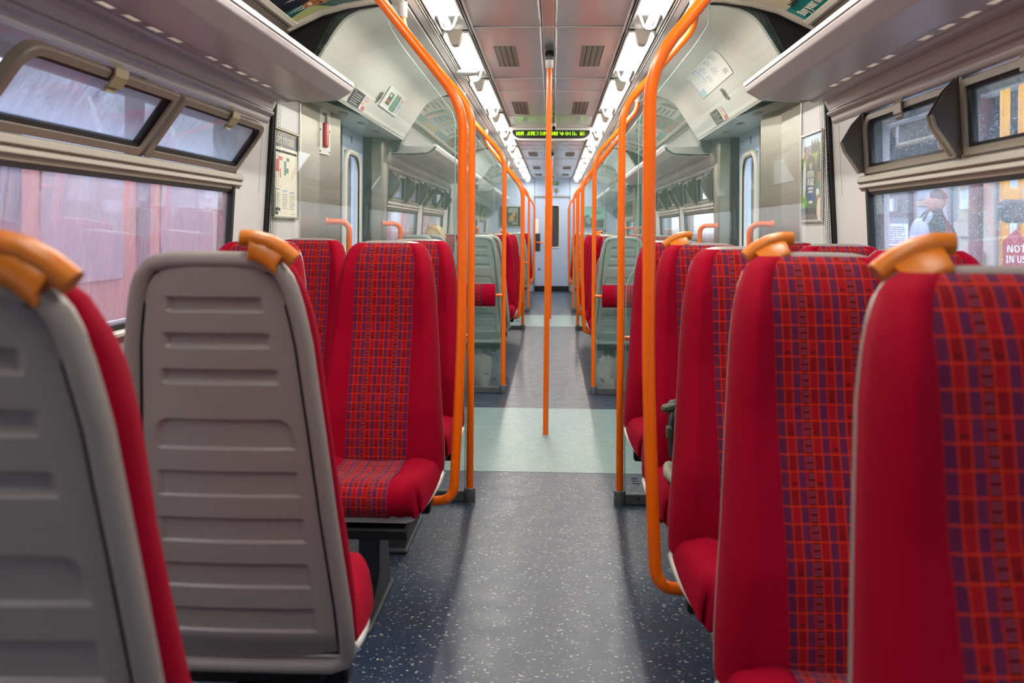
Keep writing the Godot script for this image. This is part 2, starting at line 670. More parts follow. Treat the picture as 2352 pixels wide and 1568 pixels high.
# ---------------------------------------------------------------- seats (local: base of the back at the origin, the sitter looks along +z)
const HW := [0.36, 0.212, 0.42, 0.222, 0.50, 0.218, 0.68, 0.200, 0.85, 0.186, 1.02, 0.171, 1.08, 0.161, 1.12, 0.151, 1.145, 0.141, 1.162, 0.126, 1.172, 0.110, 1.178, 0.096]
const LEAN := 0.222

func seat_hw(y: float) -> float:
	return table(HW, y)

func seat_back(y: float) -> float:                                   # z of the rear face
	var z := -(y - 0.40) * LEAN
	if y < 0.43: z += (0.43 - y) * 0.45
	return z

func rear_depth(x: float, y: float) -> float:                        # how far the moulded rear panel is pressed in
	var d := 0.0
	for s in [[1.085, 0.087], [1.019, 0.096], [0.952, 0.107]]:
		var dy := absf(y - float(s[0]))
		var e := clampf((0.0125 - dy) / 0.002, 0.0, 1.0) * clampf((float(s[1]) - absf(x)) / 0.006, 0.0, 1.0)
		d = maxf(d, e * 0.010)
	var top := 0.872
	if y < top and y > 0.40:
		var hw := 0.126 + (0.87 - y) * 0.06
		var ry := top - y
		var edge := hw
		if ry < 0.03: edge = hw - 0.03 + sqrt(maxf(0.0, 0.0009 - (0.03 - ry) * (0.03 - ry)))
		var inside := clampf((edge - absf(x)) / 0.005, 0.0, 1.0)
		var step := fposmod((0.815 - y) / 0.0925, 1.0)
		var pressed := 0.0075 if (y > 0.815 or step > 0.5) else 0.0015
		if y < 0.445: pressed = 0.0015
		d = maxf(d, inside * pressed)
	return d

func seat_shapes() -> Dictionary:
	var out := {}
	# rear panel
	var ys := [0.375, 0.40, 0.42]
	var edges := [0.445, 0.872]
	for c in [1.085, 1.019, 0.952]:
		edges.append_array([c - 0.0125, c + 0.0125])
	for k in 9: edges.append(0.815 - 0.04625 * k)
	for e in edges:
		ys.append_array([e - 0.0012, e + 0.0012, e - 0.004, e + 0.004, e - 0.008, e + 0.008])
	for k in 7: ys.append(0.842 + k * 0.005)
	for k in 30: ys.append(0.425 + k * 0.025)
	for k in 8: ys.append(1.10 + k * 0.0075)
	ys.sort()
	var rows := []
	var last := -1.0
	for y0 in ys:
		var y: float = y0
		if y - last < 0.0009 or y > 1.155: continue
		last = y
		var hw := seat_hw(y) - 0.026
		if y > 1.06: hw = minf(hw, 0.088 + sqrt(maxf(0.0, 0.0032 - pow(maxf(0.0, y - 1.10), 2.0))))
		var row := PackedVector3Array()
		for i in 65:
			var s := i / 32.0 - 1.0
			var x := s * hw
			var bulge := (1.0 - s * s) * 0.010
			if absf(s) > 0.985: bulge = -0.014
			row.append(Vector3(x, y, seat_back(y) - bulge - 0.004 + rear_depth(x, y)))
		rows.append(row)
	var b := Mb.new()
	b.smooth(true)
	b.grid(rows)
	out.shell = b.done()
	# rounded rim round the shell
	b = Mb.new()
	var path := PackedVector3Array()
	for y in [0.40, 0.44, 0.50, 0.58, 0.68, 0.76, 0.85, 0.94, 1.02, 1.06, 1.09, 1.12, 1.14, 1.155, 1.165]:
		path.append(Vector3(seat_hw(y) - 0.014, y - 0.008, seat_back(y)))
	var right := path.duplicate()
	for k in range(1, 8):
		var x := 0.100 - 0.2 * k / 8.0
		path.append(Vector3(x, 1.162 + 0.003 * (1.0 - x * x / 0.01), seat_back(1.168)))
	for k in range(right.size() - 1, -1, -1):
		path.append(Vector3(-right[k].x, right[k].y, right[k].z))
	# round underneath
	path.append(Vector3(-0.196, 0.372, 0.02))
	path.append(Vector3(-0.17, 0.362, 0.022))
	for x in [-0.08, 0.0, 0.08, 0.17]: path.append(Vector3(x, 0.360, 0.022))
	path.append(Vector3(0.196, 0.372, 0.02))
	path.append(path[0])
	b.tube(path, 0.0155, 12, false)
	out.rim = b.done()
	# dark joint between the rim and the panel
	b = Mb.new()
	var joint := PackedVector3Array()
	for p in path:
		var c := Vector3(0, p.y, p.z)
		var q: Vector3 = p + (Vector3(0, 0.75, p.z) - p).normalized() * 0.0165 if p.y > 1.10 else p - Vector3(signf(p.x) * 0.0165, 0, 0)
		if p.y > 0.39: joint.append(Vector3(q.x, q.y, seat_back(q.y) - 0.0045))
	b.tube(joint, 0.0032, 6, false)
	out.joint = b.done()
	# backrest cushion: check strip in the middle, red wings
	var mid := Mb.new()
	var wings := Mb.new()
	mid.smooth(true)
	wings.smooth(true)
	var xs := [-1.0, -0.985, -0.95, -0.90, -0.83, -0.75, -0.66, -0.58, -0.53]
	var mrows := []
	var muv := []
	var lrows := []
	var rrows := []
	for k in 48:
		var y := 0.415 + (1.172 - 0.415) * k / 47.0
		if k >= 44: y = 1.172 - 0.006 * (47 - k) * (47 - k) * 0.45
		var hw := seat_hw(y) + 0.002
		var top := clampf((1.176 - y) / 0.05, 0.0, 1.0)
		top = sqrt(1.0 - (1.0 - top) * (1.0 - top))
		var t := table([0.41, 0.060, 0.50, 0.078, 0.62, 0.088, 0.75, 0.074, 0.88, 0.062, 1.0, 0.070, 1.08, 0.072, 1.17, 0.055], y)
		var mw := minf(0.103, hw * 0.66)
		var bol := table([0.41, 0.016, 0.60, 0.026, 0.80, 0.024, 0.95, 0.028, 1.06, 0.026, 1.17, 0.004], y)
		var zf := func(x: float) -> float:
			var s := absf(x) / hw
			var e := clampf((1.0 - s) / 0.24, 0.0, 1.0)
			var rnd := sqrt(1.0 - (1.0 - e) * (1.0 - e))
			var wing := bol * clampf((absf(x) - mw) / maxf(0.01, (hw - mw) * 0.55), 0.0, 1.0)
			var seam := 0.004 * exp(-pow((absf(x) - mw) / 0.005, 2.0))
			var bow := -0.006 * (1.0 - pow(minf(1.0, absf(x) / mw), 2.0))
			return seat_back(y) + 0.012 + (t + wing + bow - seam) * rnd * (0.25 + 0.75 * top)
		var row := PackedVector3Array()
		var uv := PackedVector2Array()
		for i in 15:
			var x := (i / 7.0 - 1.0) * mw
			row.append(Vector3(x, y, zf.call(x)))
			uv.append(Vector2(0.5 + 0.5 * x / 0.103, -y / 0.232))
		mrows.append(row)
		muv.append(uv)
		var l := PackedVector3Array()
		var r := PackedVector3Array()
		for i in 17:
			var q := pow(i / 16.0, 0.75)
			var x := lerpf(mw, hw, q)
			l.append(Vector3(-x, y, zf.call(x)))
			r.append(Vector3(x, y, zf.call(x)))
		l.append(Vector3(-hw + 0.014, y, seat_back(y) - 0.002))
		r.append(Vector3(hw - 0.014, y, seat_back(y) - 0.002))
		lrows.append(l)
		rrows.append(r)
	mid.grid(mrows, false, muv)
	out.back_check = mid.done()
	wings.grid(lrows)
	out.back_wing_a = wings.done()
	wings = Mb.new()
	wings.smooth(true)
	wings.grid(rrows)
	out.back_wing_b = wings.done()
	# seat cushion: along from the rear to the front and down
	var prof := [[0.045, 0.452], [0.08, 0.458], [0.14, 0.456], [0.20, 0.452], [0.26, 0.456], [0.30, 0.462], [0.335, 0.464], [0.362, 0.460], [0.382, 0.450], [0.396, 0.434], [0.403, 0.414], [0.402, 0.394], [0.394, 0.374], [0.380, 0.360]]
	mid = Mb.new()
	wings = Mb.new()
	mid.smooth(true)
	wings.smooth(true)
	mrows = []; muv = []; lrows = []; rrows = []
	var along := 0.0
	for k in prof.size():
		var z: float = prof[k][0]
		var y: float = prof[k][1]
		if k: along += Vector2(z - prof[k - 1][0], y - prof[k - 1][1]).length()
		var f := clampf(along / 0.36, 0.0, 1.0)
		var hw := lerpf(0.214, 0.176, f * f)
		if k >= 10: hw -= (k - 9) * 0.004
		var mw := lerpf(0.103, 0.098, f)
		var row := PackedVector3Array()
		var uv := PackedVector2Array()
		for i in 11:
			var x := (i / 5.0 - 1.0) * mw
			var dip := 0.006 * (1.0 - pow(x / mw, 2.0)) * (1.0 - f)
			row.append(Vector3(x, y - dip, z))
			uv.append(Vector2(0.5 + 0.5 * x / mw, along / 0.232 + 0.15))
		mrows.append(row)
		muv.append(uv)
		var l := PackedVector3Array()
		var r := PackedVector3Array()
		for i in 12:
			var q := i / 7.0
			var p: Vector3
			if i <= 7:
				var x := lerpf(mw, hw - 0.03, q)
				var up := 0.010 * sin(q * PI * 0.9) - (0.003 if i == 0 else 0.0)
				p = Vector3(x, y + up * (1.0 - f * 0.5), z)
			else:
				var e: float = [0.4, 0.75, 1.0, 1.12][i - 8]
				var low := table([0.0, 0.405, 1.0, 0.352], f)
				var yy := lerpf(y, low, [0.06, 0.30, 0.70, 1.0][i - 8])
				p = Vector3(hw - 0.03 + 0.03 * e, minf(yy, y), z - (0.012 * (i - 7) if k > 6 else 0.0))
			l.append(Vector3(-p.x, p.y, p.z))
			r.append(p)
		lrows.append(l)
		rrows.append(r)
	mid.grid(mrows, false, muv)
	out.seat_check = mid.done()
	wings.grid(lrows)
	out.seat_wing_a = wings.done()
	wings = Mb.new()
	wings.smooth(true)
	wings.grid(rrows)
	out.seat_wing_b = wings.done()
	# pale tray under the cushion
	b = Mb.new()
	b.smooth(true)
	rows = []
	for k in 9:
		var f := k / 8.0
		var z := lerpf(0.015, 0.345, f)
		var hw := lerpf(0.220, 0.170, f * f)
		var y := lerpf(0.400, 0.352, f)
		var row := PackedVector3Array()
		for c in [[-1.0, 0.008], [-1.03, 0.0], [-1.0, -0.010], [-0.85, -0.018], [0.85, -0.018], [1.0, -0.010], [1.03, 0.0], [1.0, 0.008]]:
			row.append(Vector3(c[0] * hw, y + c[1], z))
		rows.append(row)
	b.grid(rows, true)
	b.smooth(false)
	b.fan(rows[0], true)
	b.fan(rows[-1])
	out.tray = b.done()
	# black bearer and its leg
	b = Mb.new()
	b.box(Transform3D(Basis.from_euler(Vector3(0.10, 0, 0)), Vector3(0, 0.318, 0.20)), Vector3(0.30, 0.036, 0.32), 0.006)
	b.box(Transform3D(Basis(), Vector3(0, 0.318, 0.10)), Vector3(0.38, 0.05, 0.05), 0.006)
	out.bearer = b.done()
	b = Mb.new()
	var lg := PackedVector2Array([Vector2(-0.04, 0.012), Vector2(0.05, 0.30), Vector2(0.16, 0.30), Vector2(0.17, 0.10), Vector2(0.34, 0.012)])
	var ring0 := PackedVector3Array()
	var ring1 := PackedVector3Array()
	for p in lg:
		ring0.append(Vector3(-0.034, p.y, p.x))
		ring1.append(Vector3(0.034, p.y, p.x))
	b.grid([ring0, ring1], true)
	b.fan(ring0, true)
	b.fan(ring1)
	out.leg = b.done()
	b = Mb.new()
	b.box(Transform3D(Basis(), Vector3(0, 0.007, 0.15)), Vector3(0.085, 0.014, 0.42), 0.004)
	out.foot = b.done()
	# the grip over the corner of the backrest
	b = Mb.new()
	var arc := PackedVector3Array()
	var web := []
	for k in 15:
		var f := k / 14.0
		var y := table([0.0, 1.206, 0.25, 1.206, 0.5, 1.199, 0.75, 1.186, 1.0, 1.168], f)
		var x := table([0.0, 0.034, 0.25, 0.058, 0.5, 0.082, 0.75, 0.106, 1.0, 0.128], f)
		arc.append(Vector3(x, y, seat_back(1.19) - 0.008 + 0.004 * f))
		if k > 1 and k < 12:
			var low := Vector3(x - 0.003 - 0.022 * f, y - 0.036 - 0.004 * f, seat_back(1.16) + 0.002)
			web.append([arc[k], low])
	b.tube(arc, 0.0148, 16)
	var ra := []
	for w in web:
		var top: Vector3 = w[0]
		var low: Vector3 = w[1]
		ra.append(PackedVector3Array([top + Vector3(0.004, -0.004, 0.014), low + Vector3(0.006, 0.012, 0.020), low + Vector3(0.006, 0, 0.024), low + Vector3(0.006, 0, -0.026), low + Vector3(0.006, 0.012, -0.022), top + Vector3(0.004, -0.004, -0.014)]))
	b.smooth(true)
	b.grid(ra, true)
	b.smooth(false)
	b.fan(ra[0], true)
	b.fan(ra[-1])
	out.grip = b.done()
	return out

func make_seat(shapes: Dictionary, shell: Material, grip_side: int, away: bool, label: String) -> Node3D:
	var t := thing("train_seat", label, "seat")
	t.set_meta("kindname", "train_seat")
	part("shell", shapes.shell, shell, t)
	part("shell_rim", shapes.rim, mats.shell if shell == mats.shell else shell, t)
	part("rim_joint", shapes.joint, mats.black, t)
	var back := part("backrest", shapes.back_check, mats.cloth_check, t)
	part("side_bolster", shapes.back_wing_a, mats.cloth_red, back)
	part("side_bolster", shapes.back_wing_b, mats.cloth_red, back)
	var seat := part("seat_cushion", shapes.seat_check, mats.cloth_check, t)
	part("side_bolster", shapes.seat_wing_a, mats.cloth_red, seat)
	part("side_bolster", shapes.seat_wing_b, mats.cloth_red, seat)
	part("seat_tray", shapes.tray, mats.shell_edge, t)
	part("seat_frame", shapes.bearer, mats.black, t)
	var leg := part("leg", shapes.leg, mats.frame_dark, t)
	part("foot_plate", shapes.foot, mats.foot_grey, leg)
	if grip_side:
		var g := part("grip", shapes.grip, mats.grip, t, Transform3D(Basis.from_scale(Vector3(grip_side, 1, 1)), Vector3(grip_side * (0.022 if away else 0.004), -0.003 if away else 0.0, 0)))
		g.set_meta("label", "ochre orange grip over the seat corner")
	return t

func build_seats() -> void:
	var shapes := seat_shapes()
	var proto := {}
	var rows := [
		# aisle/window x sign, depth, faces us, grip, green shell, label
		[-1, 0, 1.06, false, true, "grey-backed seat with orange grip, cut off by the left edge"],
		[-1, 0, 1.758, false, true, "grey ribbed seat back with orange corner grip, second seat from the left edge"],
		[-1, 0, 3.085, true, false, "red check aisle seat facing us, left bent orange pole rises from its base"],
		[-1, 1, 3.085, true, false, "red check window seat facing us beside the pink streaked window, behind an orange grip"],
		[-1, 0, 3.775, true, false, "red check aisle seat against the left glass screen, half hidden by bent pole"],
		[-1, 1, 3.775, true, false, "red check window seat in front of the safety information poster"],
		[1, 0, 0.985, true, true, "red seat with orange grip, cut off by the right edge of the photo"],
		[1, 0, 1.685, true, true, "tall red check seat with orange grip, second from the right edge"],
		[1, 0, 2.350, true, false, "red seat without grip beside the bent orange pole, third from the right edge"],
		[1, 0, 3.045, true, true, "red seat with a small orange grip, the olive backpack stands on it"],
		[1, 0, 3.820, true, false, "red aisle seat close against the right glass screen, behind the bent pole"],
		[1, 1, 2.350, true, false, "red window seat under the wet window that shows the yellow pillar"],
		[1, 1, 3.045, true, false, "red check window seat right below the golf poster, left of the wet window"],
		[1, 1, 3.820, true, false, "red check window seat against the right glass screen, mostly hidden by seats"],
	]
	var far := [
		[-1, 7.03, false], [-1, 7.78, false], [-1, 9.33, true], [-1, 10.03, true], [-1, 10.75, true],
		[1, 7.03, false], [1, 8.05, true], [1, 8.90, true], [1, 9.75, true], [1, 10.60, true],
		[-1, 14.02, false], [-1, 15.25, true], [-1, 16.0, true], [-1, 17.6, false],
		[1, 14.02, false], [1, 15.25, true], [1, 16.0, true], [1, 17.6, false]]
	var ordinal := ["first", "second", "third", "fourth", "fifth"]
	var seen := {}
	for f in far:
		var zone := "the first vestibule" if f[1] < 12.0 else "the second vestibule"
		var side: String = "left" if f[0] < 0 else "right"
		var look: String = "red seat facing us" if f[2] else "green-grey backed seat"
		for w in 2:
			var key := "%s%s%s%d" % [zone, side, look, w]
			var n: int = seen.get(key, 0)
			seen[key] = n + 1
			var lone: bool = not f[2] and (f[0] > 0 and f[1] < 12.0)
			var which: String = "" if lone else ordinal[n] + " "
			rows.append([f[0], w, f[1], f[2], (f[1] > 9.0 and f[1] < 9.4) or (f[0] > 0 and f[1] == 8.9), "%s%s by the %s, %s side, beyond %s" % [which, look, "window" if w else "aisle", side, zone]])
	for r in rows:
		var s: int = r[0]
		var x: float = s * (0.553 if r[1] == 0 else 1.018)
		if r[2] == 1.758: x = -0.568
		if r[2] == 1.06: x = -0.590
		if r[2] == 0.985: x = 0.570
		var facing: bool = r[3]
		var grip := 0
		if r[4] and r[1] == 0: grip = -s if facing else s
		if r[4] and r[1] == 1 and r[2] > 9.0: grip = 0
		var green: bool = r[2] > 5.0
		var key := "%d%s%s" % [grip, green, facing]
		var where := Vector3(x, 0, -r[2])
		var turn := 0.0 if facing else PI
		var group := "red check train seats beyond the vestibule" if green else "red check train seats before the vestibule"
		if not proto.has(key):
			proto[key] = make_seat(shapes, mats.shell_green if green else mats.shell, grip, not facing, r[5])
			proto[key].position = where
			proto[key].rotation.y = turn
			proto[key].set_meta("group", group)
		else:
			again(proto[key], r[5], where, turn, group)

# ---------------------------------------------------------------- poles, screens
func sleeve(parent: Node3D, x: float, y0: float, y1: float, d: float) -> void:
	var b := Mb.new()
	b.lathe(at(x, 0, d), PackedVector2Array([Vector2(0.0185, y0), Vector2(0.0225, y0 + 0.002), Vector2(0.0235, y1 - 0.01), Vector2(0.025, y1)]), 20)
	put("sleeve", b, mats.white_trim, parent)

func build_poles() -> void:
	var zone := {4.105: "near side of first vestibule", 6.84: "far side of first vestibule", 11.25: "near side of second vestibule", 13.7: "far side of second vestibule"}
	for s in [-1, 1]:
		var side := "left" if s < 0 else "right"
		for d in [4.105, 6.84, 11.25, 13.7]:
			var t := thing("handrail_pole", "orange pole at the aisle edge of the %s glass screen, %s" % [side, zone[d]], "pole", "orange poles on the glass screens")
			var b := Mb.new()
			b.tube(cut([Vector3(s * 0.336, 0.055, -d), Vector3(s * 0.336, 1.765, -d), Vector3(s * 0.655, 2.125, -d), Vector3(s * 0.655, 2.245, -d)], 0.09), 0.0165, 18)
			put("pole", b, mats.orange, t)
			b = Mb.new()
			b.lathe(at(s * 0.336, 0, d), PackedVector2Array([Vector2(0.026, 0.0), Vector2(0.026, 0.058), Vector2(0.024, 0.061), Vector2(0.017, 0.061)]), 20)
			put("foot_socket", b, mats.foot_grey, t)
			sleeve(t, s * 0.655, 2.178, 2.25, d)
		var seat_poles := [[3.09, -0.276, 0.45], [9.30, -0.285, 0.45], [15.28, -0.285, 0.45]] if s < 0 else [[2.37, 0.279, 0.45], [8.02, 0.285, 0.45], [9.72, 0.285, 0.45], [15.28, 0.285, 0.45]]
		var k := 0
		for p in seat_poles:
			var d: float = p[0]
			var x: float = p[1]
			var t := thing("seat_pole", "orange pole bent into a seat base, %s of the aisle, %s" % [side, ["nearest of that side", "first beyond the vestibule", "second beyond the vestibule" if s > 0 else "in the end saloon", "in the end saloon"][k]], "pole", "orange poles bent into seat bases")
			k += 1
			var b := Mb.new()
			var low := 0.30 if d < 5.0 else 0.33
			b.tube(cut([Vector3(s * 0.42, low, -d), Vector3(x + s * 0.024, low, -d), Vector3(x + s * 0.010, 0.60, -d), Vector3(x, 0.88, -d), Vector3(x, 1.645, -d), Vector3(x + s * 0.379, 2.115, -d), Vector3(x + s * 0.379, 2.245, -d)], 0.10), 0.0165, 18)
			put("pole", b, mats.orange, t)
			sleeve(t, x + s * 0.379, 2.178, 2.25, d)
	for d in [5.467, 12.6]:
		var t := thing("centre_pole", "straight orange pole in the middle of the %s vestibule" % ["first" if d < 6.0 else "second"], "pole", "orange poles in the middle of the vestibules")
		var b := Mb.new()
		b.tube(PackedVector3Array([Vector3(-0.006, 0.0, -d), Vector3(0.003, 2.20, -d)]), 0.0165, 20)
		put("pole", b, mats.orange, t)
		b = Mb.new()
		b.lathe(at(0.003, 0, d), PackedVector2Array([Vector2(0.0185, 2.188), Vector2(0.0215, 2.190), Vector2(0.0235, 2.232), Vector2(0.0235, 2.236)]), 22)
		put("sleeve", b, mats.white_trim, t)
		b = Mb.new()
		b.lathe(at(0.003, 0, d), PackedVector2Array([Vector2(0.025, 2.236), Vector2(0.027, 2.25), Vector2(0.027, 2.268), Vector2(0.022, 2.292)]), 8, false)
		put("ceiling_cap", b, mats.foot_grey, t)

func screen_outline(s: float) -> PackedVector2Array:
	var line := [Vector2(0.358, 0.045), Vector2(0.358, 0.985), Vector2(0.408, 1.07), Vector2(0.412, 1.735), Vector2(0.655, 2.045), Vector2(0.722, 2.15), Vector2(0.722, 2.232), Vector2(0.783, 2.228), Vector2(1.012, 2.180), Vector2(1.181, 2.102), Vector2(1.215, 1.80), Vector2(1.248, 1.79), Vector2(1.268, 1.46), Vector2(1.285, 1.20), Vector2(1.285, 0.045)]
	var o := PackedVector2Array()
	for i in line.size():
		var r := 0.05 if (i >= 1 and i <= 5) else 0.0
		var b: Vector2 = line[i]
		if r == 0.0:
			o.append(Vector2(b.x * s, b.y))
			continue
		var a: Vector2 = line[i - 1]
		var c: Vector2 = line[i + 1]
		var l := minf(r, minf((a - b).length(), (c - b).length()) * 0.48)
		var p := b + (a - b).normalized() * l
		var q := b + (c - b).normalized() * l
		for k in 6:
			var t := k / 5.0
			var m := p.lerp(b, t).lerp(b.lerp(q, t), t)
			o.append(Vector2(m.x * s, m.y))
	return o

func build_screens() -> void:
	for s in [-1, 1]:
		var side := "left" if s < 0 else "right"
		for d in [4.105, 6.84, 11.25, 13.7]:
			var near: bool = d in [4.105, 11.25]
			var vest := "first" if d < 8.0 else "second"
			var t := thing("draught_screen", "%s glass draught screen with black dotted edge, %s side of the %s vestibule" % [side, "near" if near else "far", vest], "glass screen", "glass draught screens")
			var b := Mb.new()
			b.prism(screen_outline(s), d - 0.003, d + 0.003)
			put("pane", b, mats.screen_glass, t)
			# bright ground edge along the aisle side
			b = Mb.new()
			var o := screen_outline(s)
			var edge := PackedVector3Array()
			for i in range(0, 32):
				edge.append(Vector3(o[i].x, o[i].y, -d))
			b.tube(edge, 0.0022, 6)
			put("glass_edge", b, mats.glass_edge, t)
			# black printed border along the wall and its dots
			b = Mb.new()
			var f := 0.0036 if near else -0.0036
			var df: float = d - f
			b.prism(pv([0.965, 2.190, 1.012, 2.180, 1.181, 2.102, 1.215, 1.80, 1.15, 1.80, 1.064, 2.002], s), df - 0.0004, df + 0.0004)
			b.prism(pv([1.236, 1.79, 1.248, 1.79, 1.268, 1.46, 1.285, 1.20, 1.285, 0.90, 1.262, 0.90, 1.262, 1.20, 1.246, 1.46], s), df - 0.0004, df + 0.0004)
			put("black_border", b, mats.black, t)
			b = Mb.new()
			for k in 46:
				var p := Vector2(1.148, 1.81).lerp(Vector2(0.962, 2.190), k / 45.0)
				for j in 4:
					var q := p + Vector2(-0.0045 - 0.0085 * j, (0.004 if j % 2 else 0.0))
					dot(b, Vector3(q.x * s, q.y, -df), 0.0036 - 0.0006 * j)
			for k in 74:
				var y := 1.79 - k * 0.0085
				var x := table([1.10, 1.262, 1.46, 1.246, 1.79, 1.236], y)
				for j in 4:
					dot(b, Vector3((x - 0.004 - 0.0085 * j) * s, y + (0.004 if j % 2 else 0.0), -df), 0.0036 - 0.0006 * j)
			var dots := put("border_dots", b, mats.black, t)
			dots.set_meta("kind", "stuff")
			# kick plate
			b = Mb.new()
			b.box(at(s * 0.83, 0.024, d), Vector3(0.94, 0.048, 0.03), 0.004)
			put("kick_plate", b, mats.foot_grey, t)
			b = Mb.new()
			for x in [0.42, 0.56, 0.70]:
				b.lathe(Transform3D(Basis.from_euler(Vector3(HALF_PI, 0, 0)), Vector3(s * x, 0.028, -d + 0.0145)), PackedVector2Array([Vector2(0.005, 0.0), Vector2(0.004, 0.003)]), 8)
			put("kick_bolts", b, mats.black, t)
			# small print near the foot of the glass
			b = Mb.new()
			for i in 3: b.box(at(s * (0.400 + 0.004 * i), 0.115 - i * 0.011, d - 0.004), Vector3(0.03, 0.0035, 0.0006))
			put("glass_mark", b, mats.ink, t)
			# perch on the vestibule side
			var dp: float = d + 0.07 if near else d - 0.07
			var q := thing("perch_cushion", "padded red perch bar across the %s screen, %s side of %s vestibule" % [side, "near" if near else "far", vest], "perch", "padded perches on the screens")
			b = Mb.new()
			var ring := []
			var prof := [[-0.082, 0.03], [-0.078, -0.03], [-0.04, -0.055], [0.0, -0.06], [0.04, -0.05], [0.075, -0.02], [0.085, 0.03]]
			for x in [0.395, 0.400, 0.62, 0.84, 0.845]:
				var r := PackedVector3Array()
				var sh := 0.9 if (x < 0.398 or x > 0.842) else 1.0
				for c in prof: r.append(Vector3(s * x, 0.735 + c[0] * sh, -(dp + (c[1] if not near else -c[1]) * sh)))
				ring.append(r)
			b.smooth(true)
			b.grid(ring, true)
			b.smooth(false)
			b.fan(ring[0]); b.fan(ring[-1])
			put("cushion", b, mats.cloth_red, q)
			b = Mb.new()
			var mrows := []
			var muv := []
			for i in 5:
				var r := PackedVector3Array()
				var u := PackedVector2Array()
				for c in 7:
					r.append(Vector3(s * (0.49 + 0.065 * i), 0.735 + prof[c][0] * 1.012, -(dp + (prof[c][1] if not near else -prof[c][1]) * 1.02)))
					u.append(Vector2(i / 4.0 * 1.0, c / 6.0))
				mrows.append(r)
				muv.append(u)
			b.smooth(true)
			b.grid(mrows, false, muv)
			put("check_strip", b, mats.cloth_check, q)
			b = Mb.new()
			b.tube(PackedVector3Array([Vector3(s * 0.345, 0.735, -lerpf(dp, d, 0.4)), Vector3(s * 0.40, 0.735, -lerpf(dp, d, 0.4))]), 0.011, 12)
			put("bracket_bar", b, mats.orange, q)

func dot(b: Mb, c: Vector3, r: float) -> void:
	var p := []
	for k in 6: p.append(c + Vector3(cos(TAU * k / 6) * r, sin(TAU * k / 6) * r, 0))
	b.quad(p[0], p[1], p[2], p[3])
	b.quad(p[0], p[3], p[4], p[5])

# ---------------------------------------------------------------- car body
const REAR := -1.9
const END := 18.35
const SALOONS := [[-1.9, 4.09], [6.86, 11.235], [13.72, 18.35]]
const VESTS := [[4.12, 6.825], [11.265, 13.685]]
const WINDOWS := [[-1.7, -0.02, 0], [0.10, 1.80, 0], [1.96, 3.68, 0], [7.10, 8.72, 1], [9.05, 10.75, 1], [14.05, 15.65, 2], [16.0, 17.6, 2]]

func wall_x(y: float) -> float:
	return 1.300 - clampf(y - 0.91, 0.0, 2.0) * 0.058

func build_floor() -> void:
	var f := struct("floor")
	var b := Mb.new()
	b.box(at(0, -0.04, (REAR + END) / 2), Vector3(2.9, 0.08, END - REAR + 0.2))
	put("vinyl_floor", b, mats.vinyl, f)
	for d in [[4.615, 6.27], [11.62, 13.15]]:
		b = Mb.new()
		b.box(at(0, 0.0004, (d[0] + d[1]) / 2), Vector3(2.62, 0.0016, d[1] - d[0]))
		put("pale_strip", b, mats.vinyl_pale, f)
	# black skirting along the foot of the walls
	for s in [-1, 1]:
		var k := struct("baseboard_left" if s < 0 else "baseboard_right")
		b = Mb.new()
		b.box(at(s * 1.285, 0.05, (REAR + END) / 2), Vector3(0.03, 0.10, END - REAR), 0.004)
		put("skirting", b, mats.frame_dark, k)

